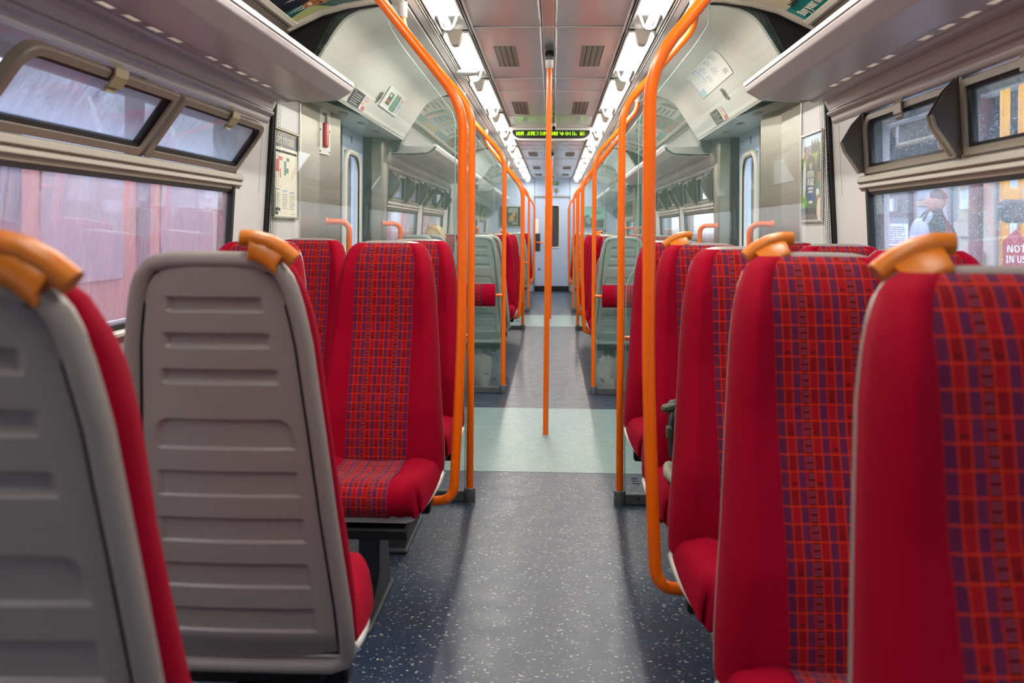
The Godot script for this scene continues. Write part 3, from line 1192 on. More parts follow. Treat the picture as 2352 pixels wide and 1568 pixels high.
func build_ceiling() -> void:
	var c := struct("ceiling")
	var b := Mb.new()
	b.box(at(0, 2.375, (REAR + END) / 2), Vector3(2.9, 0.05, END - REAR + 0.2))
	put("roof", b, mats.wall_panel, c)
	var cuts := [REAR, -1.44, 0.12, 1.68, 3.10, 4.66, 6.23, 6.81, 8.30, 9.22, 10.10, 11.19, 11.71, 13.28, 14.68, 16.08, 17.48, END]
	for i in cuts.size() - 1:
		var a: float = cuts[i]
		var e: float = cuts[i + 1]
		for s in [-1, 1]:
			b = Mb.new()
			b.box(at(s * 0.215, 2.27, (a + e) / 2), Vector3(0.342, 0.02, e - a - 0.006), 0.003)
			put("panel", b, mats.ceiling_metal, c)
		b = Mb.new()
		b.box(at(0, 2.2585, a + 0.008), Vector3(0.80, 0.006, 0.012), 0.002)
		put("joint_bar", b, mats.white_trim, c)
	b = Mb.new()
	b.box(at(0, 2.305, (REAR + END) / 2), Vector3(0.09, 0.015, END - REAR))
	put("channel_bed", b, mats.ceiling_metal, c)
	for s in [-1, 1]:
		b = Mb.new()
		b.box(at(s * 0.0405, 2.278, (REAR + END) / 2), Vector3(0.006, 0.045, END - REAR), 0.001)
		b.box(at(s * 0.029, 2.285, (REAR + END) / 2), Vector3(0.004, 0.03, END - REAR), 0.001)
		put("channel_lip", b, mats.bright_metal, c)
	for v in [[5.165, 5.80], [7.41, 8.2], [12.16, 12.84], [14.9, 15.6], [16.78, 17.4], [3.3, 3.9], [1.9, 2.5]]:
		for s in [-1, 1]:
			for k in 4:
				b = Mb.new()
				b.box(at(s * (0.200 + k * 0.0315), 2.2595, (v[0] + v[1]) / 2), Vector3(0.026, 0.004, v[1] - v[0]), 0.001)
				var o := put("vent_strip", b, mats.vent_metal, c)
				b = Mb.new()
				b.box(at(s * (0.200 + k * 0.0315 + 0.0157), 2.2592, (v[0] + v[1]) / 2), Vector3(0.005, 0.003, v[1] - v[0]))
				put("vent_gap", b, mats.vent_dark, o)
	# mouldings between the ceiling and the vault
	for s in [-1, 1]:
		var t := struct("trim_%d" % (1 if s < 0 else 2))
		var mid := (REAR + END) / 2
		var l := END - REAR
		b = Mb.new()
		for q in [[0.388, 2.258, 0.010, 0.02], [0.402, 2.258, 0.008, 0.02], [0.564, 2.256, 0.008, 0.02], [0.574, 2.252, 0.006, 0.028], [0.586, 2.252, 0.006, 0.028], [0.612, 2.256, 0.040, 0.03], [0.672, 2.252, 0.060, 0.03], [0.726, 2.250, 0.030, 0.03]]:
			b.box(at(s * q[0], q[1] + 0.004, mid), Vector3(q[2], q[3], l), 0.002)
		put("mouldings", b, mats.white_trim, t)
		b = Mb.new()
		for q in [[0.398, 0.004], [0.410, 0.004], [0.637, 0.010], [0.706, 0.010], [0.568, 0.004], [0.580, 0.004]]:
			b.box(at(s * q[0], 2.262, mid), Vector3(q[1], 0.02, l))
		put("grooves", b, mats.black, t)
		b = Mb.new()
		b.box(at(s * 0.483, 2.282, mid), Vector3(0.155, 0.012, l))
		put("light_tray", b, mats.reflector, t)

func build_walls() -> void:
	for s in [-1, 1]:
		var w := struct("wall_left" if s < 0 else "wall_right")
		for i in 3:
			var d0: float = SALOONS[i][0]
			var d1: float = SALOONS[i][1]
			var b := Mb.new()
			b.prism(pv([1.300, -0.02, 1.300, 0.88, 1.290, 0.905, 1.295, 0.91, 1.36, 0.91, 1.40, -0.02], s), d0, d1)
			put("lower_panel", b, mats.wall_panel, w)
			b = Mb.new()
			b.prism(pv([wall_x(1.71), 1.71, 1.20, 1.86, 1.178, 2.06, 1.22, 2.10, 1.45, 2.10, 1.45, 1.71], s), d0, d1)
			put("upper_panel", b, mats.wall_panel, w)
			# pillars between the windows
			var stops := [d0]
			for q in WINDOWS:
				if q[2] == i:
					stops.append(q[0]); stops.append(q[1])
			stops.append(d1)
			for k in range(0, stops.size(), 2):
				b = Mb.new()
				b.prism(pv([1.296, 0.90, wall_x(1.72), 1.72, 1.36, 1.72, 1.36, 0.90], s), stops[k], stops[k + 1])
				put("pillar", b, mats.wall_panel, w)
				var last: bool = k == stops.size() - 2
				b = Mb.new()
				var dj: float = stops[k + 1] - 0.10 if last else (stops[k] + 0.09 if k == 0 else (stops[k] + stops[k + 1]) / 2)
				b.prism(pv([1.2955, 0.92, wall_x(1.70) - 0.0005, 1.70, 1.30, 1.70, 1.30, 0.92], s), dj - 0.003, dj + 0.003)
				put("seam", b, mats.beige_frame, w)
			# cove under the luggage rack
			b = Mb.new()
			var cv := cut2([Vector2(1.205, 1.800), Vector2(1.222, 1.775), Vector2(1.228, 1.745), Vector2(1.218, 1.738), Vector2(1.222, 1.726), Vector2(1.238, 1.722), Vector2(1.240, 1.700), Vector2(1.250, 1.690), Vector2(1.30, 1.690), Vector2(1.30, 1.80)], 0.006)
			if s < 0:
				for n in cv.size(): cv[n].x = -cv[n].x
			b.prism(cv, d0, d1 - 0.05)
			put("cove_moulding", b, mats.rack, w)
			# vault above the rack
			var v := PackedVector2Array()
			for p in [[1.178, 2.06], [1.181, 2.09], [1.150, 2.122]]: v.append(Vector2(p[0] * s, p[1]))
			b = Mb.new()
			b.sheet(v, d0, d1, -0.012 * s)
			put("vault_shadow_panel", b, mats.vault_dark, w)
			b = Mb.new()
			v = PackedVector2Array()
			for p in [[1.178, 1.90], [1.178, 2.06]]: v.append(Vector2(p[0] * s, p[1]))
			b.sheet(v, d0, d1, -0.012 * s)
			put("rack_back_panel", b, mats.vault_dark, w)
			b = Mb.new()
			v = PackedVector2Array()
			for p in [[1.150, 2.122], [1.08, 2.160], [1.012, 2.192], [0.90, 2.224], [0.783, 2.243], [0.735, 2.250]]: v.append(Vector2(p[0] * s, p[1]))
			b.smooth(true)
			b.sheet(v, d0, d1, -0.012 * s)
			put("vault", b, mats.white_trim, w)
			# arch at the ends of the saloon
			for d in ([d1] if i == 0 else ([d0, d1] if i == 1 else [d0])):
				var e: float = d - 0.03 if d == d1 else d + 0.03
				b = Mb.new()
				var ar := pv([1.190, 1.96, 1.176, 2.062, 1.181, 2.100, 1.012, 2.181, 0.90, 2.211, 0.783, 2.229, 0.722, 2.232, 0.722, 2.262, 0.80, 2.262, 1.02, 2.215, 1.21, 2.13, 1.21, 1.96], s)
				b.prism(ar, minf(e - 0.022, e + 0.022), maxf(e - 0.022, e + 0.022))
				put("arch_trim", b, mats.cream, w)
				b = Mb.new()
				var ar2 := pv([1.181, 2.094, 1.012, 2.175, 0.90, 2.205, 0.783, 2.223, 0.722, 2.226, 0.722, 2.233, 0.783, 2.230, 0.90, 2.212, 1.012, 2.182, 1.181, 2.101], s)
				b.prism(ar2, d - 0.012, d + 0.012)
				put("arch_gasket", b, mats.black, w)
			# outer skin behind everything, with the window holes
			b = Mb.new()
			b.box(at(s * 1.43, 0.44, (d0 + d1) / 2), Vector3(0.02, 0.94, d1 - d0))
			b.box(at(s * 1.43, 2.02, (d0 + d1) / 2), Vector3(0.02, 0.70, d1 - d0))
			put("outer_skin", b, mats.wall_panel, w)
		# black upright where the glass screen meets the wall
		for d in [4.105, 6.84, 11.25, 13.7]:
			var b := Mb.new()
			b.prism(pv([1.232, 1.80, 1.284, 0.90, 1.284, 0.04, 1.34, 0.04, 1.34, 1.80], s), d - 0.022, d - 0.004)
			b.prism(pv([1.232, 1.80, 1.284, 0.90, 1.284, 0.04, 1.34, 0.04, 1.34, 1.80], s), d + 0.004, d + 0.022)
			put("screen_channel", b, mats.rubber, w)
	# near end wall, behind the camera
	var r := struct("wall_rear")
	var b := Mb.new()
	b.box(at(0, 1.2, REAR - 0.05), Vector3(2.95, 2.5, 0.1))
	put("bulkhead", b, mats.end_blue, r)

func build_end() -> void:
	var w := struct("wall_far")
	var b := Mb.new()
	for q in [[-0.35, -1.45], [0.357, 1.45]]:
		b.box(at((q[0] + q[1]) / 2, 1.15, END + 0.05), Vector3(absf(q[1] - q[0]) - 0.006, 2.3, 0.1), 0.003)
	b.box(at(0.003, 2.09, END + 0.05), Vector3(0.70, 0.36, 0.1), 0.003)
	b.box(at(0.003, 1.15, END + 0.09), Vector3(0.72, 2.3, 0.02))
	put("bulkhead", b, mats.end_blue, w)
	var d := struct("door_1", "pale blue end door with a tall narrow window", "door")
	b = Mb.new()
	b.box(at(0.003, 1.895, END - 0.004), Vector3(0.73, 0.028, 0.03), 0.004)
	for x in [-0.352, 0.358]: b.box(at(x, 0.95, END - 0.004), Vector3(0.022, 1.9, 0.03), 0.004)
	put("door_frame", b, mats.beige_frame, d)
	b = Mb.new()
	var z := END + 0.02
	b.box(at(-0.245, 0.99, z), Vector3(0.19, 1.78, 0.03), 0.002)
	b.box(at(0.25, 0.99, z), Vector3(0.20, 1.78, 0.03), 0.002)
	b.box(at(0.0, 0.49, z), Vector3(0.30, 0.78, 0.03))
	b.box(at(0.0, 1.80, z), Vector3(0.30, 0.16, 0.03))
	put("door_leaf", b, mats.end_blue, d)
	b = Mb.new()
	var ring := PackedVector3Array()
	for p in cut2([Vector2(-0.148, 0.875), Vector2(0.152, 0.875), Vector2(0.152, 1.722), Vector2(-0.148, 1.722)], 0.05): ring.append(Vector3(p.x, p.y, -z + 0.016))
	ring.append(ring[0])
	b.tube(ring, 0.011, 8, false)
	put("window_frame", b, mats.cream, d)
	b = Mb.new()
	b.box(at(0.002, 1.30, z), Vector3(0.30, 0.85, 0.006))
	put("pane", b, mats.window_glass, d)
	b = Mb.new()
	b.box(at(0.0, 1.30, z + 0.045), Vector3(0.40, 0.95, 0.01))
	put("dark_gangway", b, mats.black, d)
	b = Mb.new()
	b.box(at(0.003, 0.065, z - 0.014), Vector3(0.70, 0.085, 0.012), 0.003)
	put("kick_strip", b, mats.black, d)
	b = Mb.new()
	b.box(at(-0.30, 0.98, z - 0.018), Vector3(0.14, 0.36, 0.008), 0.003)
	put("handle_plate", b, mats.frame_dark, d)
	b = Mb.new()
	b.box(at(-0.31, 1.30, z - 0.018), Vector3(0.09, 0.30, 0.006), 0.003)
	put("door_notice", b, mats.paper, d)
	b = Mb.new()
	b.tube(cut([Vector3(-0.31, 0.98, -z + 0.02), Vector3(-0.31, 0.98, -z + 0.07), Vector3(-0.17, 0.975, -z + 0.07)], 0.02), 0.012, 10)
	put("handle", b, mats.orange, d)
	b = Mb.new()
	b.box(at(-0.25, 0.44, z - 0.018), Vector3(0.04, 0.04, 0.008), 0.003)
	put("door_stop", b, mats.frame_dark, d)
	var v := Vector3(1, 0, 0)
	var up := Vector3(0, 1, 0)
	var g := thing("exit_sign", "small green emergency exit sign above the end door", "sign")
	put("plate", panel(Vector3(0.065, 2.165, -END + 0.012), v, up, 0.14, 0.075, 0.004), mat("exit_green", Color(0.02, 0.45, 0.24), 0.4), g)
	words("lettering", "Emergency", g, Vector3(0.065, 2.180, -END + 0.017), v, up, 0.021, mats.paper, 1.0, 0.12)
	words("lettering", "exit", g, Vector3(0.050, 2.152, -END + 0.017), v, up, 0.021, mats.paper)
	var q := thing("speaker_disc", "round perforated speaker above the end door", "speaker")
	b = Mb.new()
	b.lathe(Transform3D(Basis.from_euler(Vector3(HALF_PI, 0, 0)), Vector3(0.085, 2.02, -END + 0.0)), PackedVector2Array([Vector2(0.05, 0.0), Vector2(0.046, 0.012), Vector2(0.0, 0.014)]), 20)
	put("grille", b, mats.beige_frame, q)
	b = Mb.new()
	b.lathe(Transform3D(Basis.from_euler(Vector3(HALF_PI, 0, 0)), Vector3(0.085, 1.945, -END + 0.0)), PackedVector2Array([Vector2(0.012, 0.0), Vector2(0.010, 0.010)]), 12)
	put("keyhole", b, mats.frame_dark, q)
	# posters left and right of the end door
	var pl := Pic.new(256, 256, Color(0.10, 0.09, 0.08))
	var r := RandomNumberGenerator.new()
	r.seed = 77
	pl.disc(150, 150, 48, 66, Color(0.72, 0.52, 0.26), 0.3, 0.6)
	pl.disc(60, 190, 40, 60, Color(0.66, 0.46, 0.24), -0.2, 0.6)
	pl.disc(180, 96, 26, 30, Color(0.75, 0.58, 0.34), 0.0, 0.5)
	for k in 12: pl.disc(r.randi_range(20, 236), r.randi_range(110, 240), 16, 10, Color(0.55, 0.40, 0.22, 0.8), r.randf() * 3.0, 0.7)
	pl.print_rows(110, 22, 120, 3, 20, 8, Color(0.85, 0.83, 0.78), r)
	pl.print_rows(20, 232, 90, 1, 12, 5, Color(0.8, 0.8, 0.75), r)
	pl.print_rows(160, 200, 70, 3, 10, 4, Color(0.8, 0.8, 0.75), r)
	var t := thing("poster", "dark poster with golden shapes on the end wall, left of the end door", "poster")
	var cl := Vector3(-0.845, 1.49, -END + 0.006)
	put("print", panel(cl, v, up, 0.42, 0.40, 0.004), printed("poster_gold", pl.tex()), t)
	put("frame", frame_bars(cl, v, up, 0.42, 0.40, 0.016, 0.014), mats.bright_metal, t)
	var pr := Pic.new(256, 256, Color(0.45, 0.68, 0.66))
	pr.fade(0, 130, Color(0.42, 0.66, 0.65), Color(0.55, 0.76, 0.72))
	pr.poly(PackedVector2Array([Vector2(0, 256), Vector2(0, 120), Vector2(60, 96), Vector2(96, 150), Vector2(150, 170), Vector2(256, 150), Vector2(256, 256)]), Color(0.24, 0.30, 0.29))
	pr.poly(PackedVector2Array([Vector2(20, 150), Vector2(70, 110), Vector2(98, 190), Vector2(70, 226), Vector2(30, 190)]), Color(0.52, 0.56, 0.54))
	pr.disc(150, 70, 60, 22, Color(0.26, 0.48, 0.47), 0.1, 0.5)
	pr.print_rows(130, 48, 90, 3, 14, 7, Color(0.22, 0.44, 0.44), r)
	t = thing("poster", "teal sea poster on the end wall, right of the end door", "poster")
	cl = Vector3(0.845, 1.49, -END + 0.006)
	put("print", panel(cl, v, up, 0.42, 0.40, 0.004), printed("poster_teal", pr.tex()), t)
	put("frame", frame_bars(cl, v, up, 0.42, 0.40, 0.016, 0.014), mats.bright_metal, t)
	var bx := thing("wall_box", "grey box with blue label on the end wall, right of the door", "box")
	b = Mb.new()
	b.box(at(0.95, 1.19, END - 0.03), Vector3(0.26, 0.11, 0.05), 0.01)
	put("case", b, mats.foot_grey, bx)
	put("label_plate", panel(Vector3(0.86, 1.19, -END + 0.056), v, up, 0.06, 0.085, 0.002), mat("label_blue", Color(0.10, 0.25, 0.65), 0.4), bx)

# ---------------------------------------------------------------- windows
func build_windows() -> void:
	var no := 0
	for s in [-1, 1]:
		for q in WINDOWS:
			no += 1
			var d0: float = q[0]
			var d1: float = q[1]
			var mid := (d0 + d1) / 2
			var side := "left" if s < 0 else "right"
			var w := struct("window_%d" % no)
			var g := Vector2(1.302, 0.91)
			# rubber surround
			var b := Mb.new()
			for d in [d0 + 0.012, d1 - 0.012]:
				b.prism(pv([1.290, 0.91, wall_x(1.70) - 0.006, 1.70, 1.32, 1.70, 1.34, 0.91], s), d - 0.012, d + 0.012)
			b.prism(pv([1.288, 0.905, 1.288, 0.925, 1.34, 0.925, 1.34, 0.905], s), d0, d1)
			put("rubber_surround", b, mats.rubber, w)
			b = Mb.new()
			b.prism(pv([1.26, 0.893, 1.258, 0.903, 1.262, 0.908, 1.30, 0.908, 1.30, 0.893], s), d0 - 0.01, d1 + 0.01)
			put("sill", b, mats.cream, w)
			# lower pane
			b = Mb.new()
			b.prism(pv([1.306, 0.915, 1.280, 1.40, 1.286, 1.40, 1.312, 0.915], s), d0 + 0.02, d1 - 0.02)
			put("pane", b, mats.window_glass, w)
			# dirt or wet on the outside of the pane
			b = Mb.new()
			var x0 = 1.3135 * s
			var x1 = 1.2875 * s
			b.quad(Vector3(x0, 0.92, -d0 - 0.02), Vector3(x1, 1.40, -d0 - 0.02), Vector3(x1, 1.40, -d1 + 0.02), Vector3(x0, 0.92, -d1 + 0.02), Vector2(0, 1), Vector2(0, 0), Vector2(1, 0), Vector2(1, 1))
			var o := put("grime", b, mats.left_dirt if s < 0 else mats.right_wet, w)
			o.set_meta("kind", "stuff")
			# transom bar of stacked mouldings
			b = Mb.new()
			var tr := cut2([Vector2(1.255, 1.440), Vector2(1.252, 1.418), Vector2(1.262, 1.414), Vector2(1.258, 1.396), Vector2(1.268, 1.392), Vector2(1.272, 1.378), Vector2(1.31, 1.378), Vector2(1.31, 1.445), Vector2(1.262, 1.445)], 0.004)
			if s < 0:
				for n in tr.size(): tr[n].x = -tr[n].x
			b.prism(tr, d0 - 0.03, d1 + 0.06)
			put("transom", b, mats.beige_frame, w)
			b = Mb.new()
			b.prism(pv([1.274, 1.378, 1.276, 1.366, 1.30, 1.366, 1.30, 1.378], s), d0, d1)
			put("transom_seal", b, mats.black, w)
			var open: bool = s < 0 and q[2] == 0
			var m := mid
			hopper(w, s, d0 + 0.015, m - 0.018, open, true, false)
			hopper(w, s, m + 0.018, d1 - 0.015, open, false, true)
			b = Mb.new()
			b.prism(pv([wall_x(1.44), 1.44, wall_x(1.70), 1.70, 1.31, 1.70, 1.31, 1.44], s), m - 0.016, m + 0.016)
			put("mullion", b, mats.black if open else mats.beige_frame, w)
			if q[0] == 1.96: raindrops(w, s, d0, d1)

func hopper(w: Node3D, s: float, d0: float, d1: float, open: bool, round0: bool, round1: bool) -> void:
	# outline in (depth, height along the sash)
	var hgt := 0.232
	var foot := Vector2(1.268, 1.448)
	var lean := 0.62 if open else 0.05
	var upv := Vector2(-sin(lean), cos(lean))
	var to3 := func(d: float, h: float, off: float) -> Vector3:
		var p := foot + upv * h + Vector2(-upv.y, upv.x) * off
		return Vector3(p.x * s, p.y, -d)
	var outer := ring4(d0, 0.0, d1, hgt, 0.012, 0.075 if round0 else 0.012, 0.075 if round1 else 0.012)
	var inner := ring4(d0 + 0.026, 0.026, d1 - 0.026, hgt - 0.024, 0.012, 0.056 if round0 else 0.012, 0.056 if round1 else 0.012)
	var deep := ring4(d0 + 0.040, 0.038, d1 - 0.040, hgt - 0.036, 0.010, 0.046 if round0 else 0.01, 0.046 if round1 else 0.01)
	var lay := func(r: PackedVector2Array, off: float) -> PackedVector3Array:
		var o := PackedVector3Array()
		for p in r: o.append(to3.call(p.x, p.y, off))
		return o
	var b := Mb.new()
	b.grid([lay.call(outer, -0.022), lay.call(outer, 0.004), lay.call(ring4(d0 + 0.004, 0.004, d1 - 0.004, hgt - 0.004, 0.012, 0.07 if round0 else 0.012, 0.07 if round1 else 0.012), 0.009), lay.call(inner, 0.009), lay.call(inner, -0.002)], true)
	var f := put("hopper", b, mats.beige_frame, w)
	b = Mb.new()
	b.grid([lay.call(inner, 0.001), lay.call(deep, -0.004), lay.call(deep, -0.022), lay.call(outer, -0.022)], true)
	put("hopper_gasket", b, mats.black, f)
	b = Mb.new()
	var a: PackedVector3Array = lay.call(deep, -0.010)
	var c: PackedVector3Array = lay.call(deep, -0.015)
	b.grid([a, c], true)
	b.fan(a); b.fan(c, true)
	put("hopper_pane", b, mats.window_glass, f)
	b = Mb.new()
	var u := Vector2(0.01, 0.01)
	var e0 := d0 + 0.05
	var e1 := d1 - 0.05
	b.quad(to3.call(e0, 0.036, -0.0165), to3.call(e0, hgt - 0.034, -0.0165), to3.call(e1, hgt - 0.034, -0.0165), to3.call(e1, 0.036, -0.0165), Vector2(0, 1), Vector2(0, 0), Vector2(1, 0), Vector2(1, 1))
	var gr := put("hopper_grime", b, mats.hopper_dirt if s < 0 else mats.right_wet, f)
	gr.set_meta("kind", "stuff")
	# catch on the top edge
	b = Mb.new()
	var m := (d0 + d1) / 2 + (0.02 if round1 else 0.0)
	var rows := []
	for p in [[hgt + 0.016, -0.02], [hgt + 0.014, 0.012], [hgt - 0.006, 0.022], [hgt - 0.040, 0.022], [hgt - 0.044, 0.014], [hgt - 0.052, 0.016], [hgt - 0.056, 0.020], [hgt - 0.060, 0.010]]:
		var hw := 0.036 if p[0] > hgt - 0.042 else 0.027
		rows.append(PackedVector3Array([to3.call(m - hw, p[0], p[1]), to3.call(m + hw, p[0], p[1]), to3.call(m + hw, p[0], p[1] - 0.006), to3.call(m - hw, p[0], p[1] - 0.006)]))
	b.grid(rows, true)
	put("catch", b, mats.khaki_catch if open else mats.beige_frame, f)
	# cheek plates at both sides stand on the wall
	for d in ([] if open else [d0 - 0.004, d1 + 0.004]):
		b = Mb.new()
		var out := [Vector2(1.258, 1.455), Vector2(1.246, 1.690), Vector2(1.205, 1.645), Vector2(1.165, 1.575), Vector2(1.170, 1.545), Vector2(1.235, 1.452)]
		var o2 := PackedVector2Array()
		for p in out: o2.append(Vector2(p.x * s, p.y))
		b.prism(o2, d - 0.003, d + 0.003)
		var ck := put("cheek_plate", b, mats.brown_frame, f)
		b = Mb.new()
		b.tube(PackedVector3Array([Vector3(1.238 * s, 1.452, -d), Vector3(1.178 * s, 1.54, -d), Vector3(1.168 * s, 1.575, -d)]), 0.007, 8)
		put("cheek_bead", b, mats.beige_frame, ck)

func ring4(d0: float, h0: float, d1: float, h1: float, r: float, r0: float, r1: float) -> PackedVector2Array:
	var o := PackedVector2Array()
	var pts := [Vector2(d0, h0), Vector2(d1, h0), Vector2(d1, h1), Vector2(d0, h1)]
	var rr := [r, r, r1, r0]
	for i in 4:
		var b: Vector2 = pts[i]
		var p = b + (pts[(i + 3) % 4] - b).normalized() * rr[i]
		var q = b + (pts[(i + 1) % 4] - b).normalized() * rr[i]
		for k in 7:
			var t := k / 6.0
			o.append(p.lerp(b, t).lerp(b.lerp(q, t), t))
	return o

func raindrops(w: Node3D, s: float, d0: float, d1: float) -> void:
	var many := 150 if s < 0 else 2600
	var mm := MultiMesh.new()
	mm.transform_format = MultiMesh.TRANSFORM_3D
	var sp := SphereMesh.new()
	sp.radius = 0.5
	sp.height = 1.0
	sp.radial_segments = 8
	sp.rings = 4
	var m := mat("drop_%d" % (0 if s < 0 else 1), Color(0.85, 0.9, 0.95, 0.0), 0.02)
	m.refraction_enabled = true
	m.refraction_scale = 0.033
	m.cull_mode = BaseMaterial3D.CULL_BACK
	sp.material = m
	mm.mesh = sp
	mm.instance_count = many
	var r := RandomNumberGenerator.new()
	r.seed = 55 + int(s)
	for i in many:
		var up := r.randf() < 0.35
		var d := r.randf_range(d0 + 0.03, d1 - 0.03)
		var y := r.randf_range(0.93, 1.365)
		var x := lerpf(1.314, 1.288, (y - 0.92) / 0.48)
		if up:
			y = r.randf_range(1.49, 1.64)
			x = 1.284 - (y - 1.45) * (0.72 if s < 0 else 0.05)
		var z := r.randf_range(0.0016, 0.0042) if s > 0 else r.randf_range(0.002, 0.005)
		var tall := z * r.randf_range(0.9, 1.5)
		mm.set_instance_transform(i, Transform3D(Basis.from_scale(Vector3(z * 0.6, tall, z)), Vector3(x * s, y, -d)))
	var o := MultiMeshInstance3D.new()
	o.name = "raindrops"
	o.multimesh = mm
	o.set_meta("kind", "stuff")
	w.add_child(o)

# ---------------------------------------------------------------- luggage racks
func build_racks() -> void:
	for s in [-1, 1]:
		var side := "left" if s < 0 else "right"
		for i in 3:
			var d0: float = SALOONS[i][0] + 0.005
			var d1: float = SALOONS[i][1] - 0.075
			if i == 0: d1 = 4.035
			if i > 0: d0 += 0.07
			var t := thing("luggage_rack", "grey luggage rack with small light slots, %s side, %s" % [side, ["nearest the camera", "behind the first vestibule glass", "in the end saloon"][i]], "luggage rack", "luggage racks above the windows")
			var b := Mb.new()
			var nose := cut2([Vector2(0.866, 1.856), Vector2(0.862, 1.848), Vector2(0.870, 1.828), Vector2(0.930, 1.793), Vector2(1.085, 1.783), Vector2(1.098, 1.788), Vector2(1.098, 1.800), Vector2(0.935, 1.808), Vector2(0.888, 1.838), Vector2(0.884, 1.856)], 0.006)
			if s < 0:
				for n in nose.size(): nose[n].x = -nose[n].x
			b.prism(nose, d0, d1)
			put("shelf_nose", b, mats.rack, t)
			b = Mb.new()
			b.prism(pv([1.143, 1.788, 1.156, 1.782, 1.218, 1.790, 1.218, 1.802, 1.143, 1.800], s), d0, d1)
			put("shelf_back", b, mats.rack, t)
			# translucent front edge strips
			var dd := d0
			while dd < d1 - 0.05:
				var e := minf(dd + 0.62, d1)
				b = Mb.new()
				b.prism(pv([0.858, 1.852, 0.858, 1.868, 0.866, 1.874, 0.886, 1.872, 0.886, 1.852], s), dd + 0.001, e - 0.001)
				put("edge_strip", b, mats.white_trim, t)
				dd = e
			# end cheek
			for d in [d0 + 0.004, d1 - 0.004]:
				b = Mb.new()
				b.prism(pv([0.868, 1.852, 0.872, 1.828, 0.931, 1.795, 1.085, 1.785, 1.215, 1.792, 1.215, 1.86], s), d - 0.004, d + 0.004)
				put("end_cheek", b, mats.rack, t)
			# floor of the slot channel, with openings; a lens in each
			var slots := []
			var first := 3.616 if i == 0 else d1 - 0.44
			var c := first
			var n := 0
			while c > d0 + 0.15:
				slots.append(c)
				n += 1
				c -= 0.145 if n % 5 else 0.30
			slots.reverse()
			b = Mb.new()
			var a := d0
			for q in slots:
				b.box(at(s * 1.1205, 1.795, (a + q - 0.043) / 2), Vector3(0.046, 0.008, q - 0.043 - a))
				b.box(at(s * 1.1025, 1.795, q), Vector3(0.010, 0.008, 0.086))
				b.box(at(s * 1.1385, 1.795, q), Vector3(0.010, 0.008, 0.086))
				a = q + 0.043
			b.box(at(s * 1.1205, 1.795, (a + d1) / 2), Vector3(0.046, 0.008, d1 - a))
			put("slot_channel", b, mats.rack, t)
			for q in slots:
				b = Mb.new()
				b.box(at(s * 1.1205, 1.7945, q), Vector3(0.026, 0.003, 0.086))
				put("slot_lens", b, mats.slot_lens, t)

# ---------------------------------------------------------------- vestibules
const HEAD := [1.09, 1.905, 1.082, 1.925, 1.02, 2.02, 0.95, 2.13, 0.909, 2.177, 0.85, 2.205, 0.75, 2.235, 0.657, 2.249]

func head_point(arc: float) -> Array:                                # [point, tangent] along the header's face, from the lip upwards
	for i in range(0, HEAD.size() - 2, 2):
		var a := Vector2(HEAD[i], HEAD[i + 1])
		var b := Vector2(HEAD[i + 2], HEAD[i + 3])
		var l := (b - a).length()
		if arc <= l or i == HEAD.size() - 4:
			return [a.lerp(b, arc / l), (b - a) / l]
		arc -= l
	return []

func head_patch(s: float, a0: float, a1: float, d0: float, d1: float, lift := 0.0015) -> Mb:     # texture: u from d0 to d1, v from a1 (top) down to a0
	var b := Mb.new()
	var rows := []
	var uvs := []
	for i in 9:
		var f := i / 8.0
		var q := head_point(lerpf(a0, a1, f))
		var p: Vector2 = q[0]
		var t: Vector2 = q[1]
		p += Vector2(-t.y, t.x).normalized() * lift * (1.0 if t.x < 0 else 1.0)
		p += Vector2(-lift * 0.5, -lift)
		rows.append(PackedVector3Array([Vector3(p.x * s, p.y, -d0), Vector3(p.x * s, p.y, -d1)]))
		uvs.append(PackedVector2Array([Vector2(0, 1.0 - f), Vector2(1, 1.0 - f)]))
	b.smooth(true)
	b.grid(rows, false, uvs)
	return b

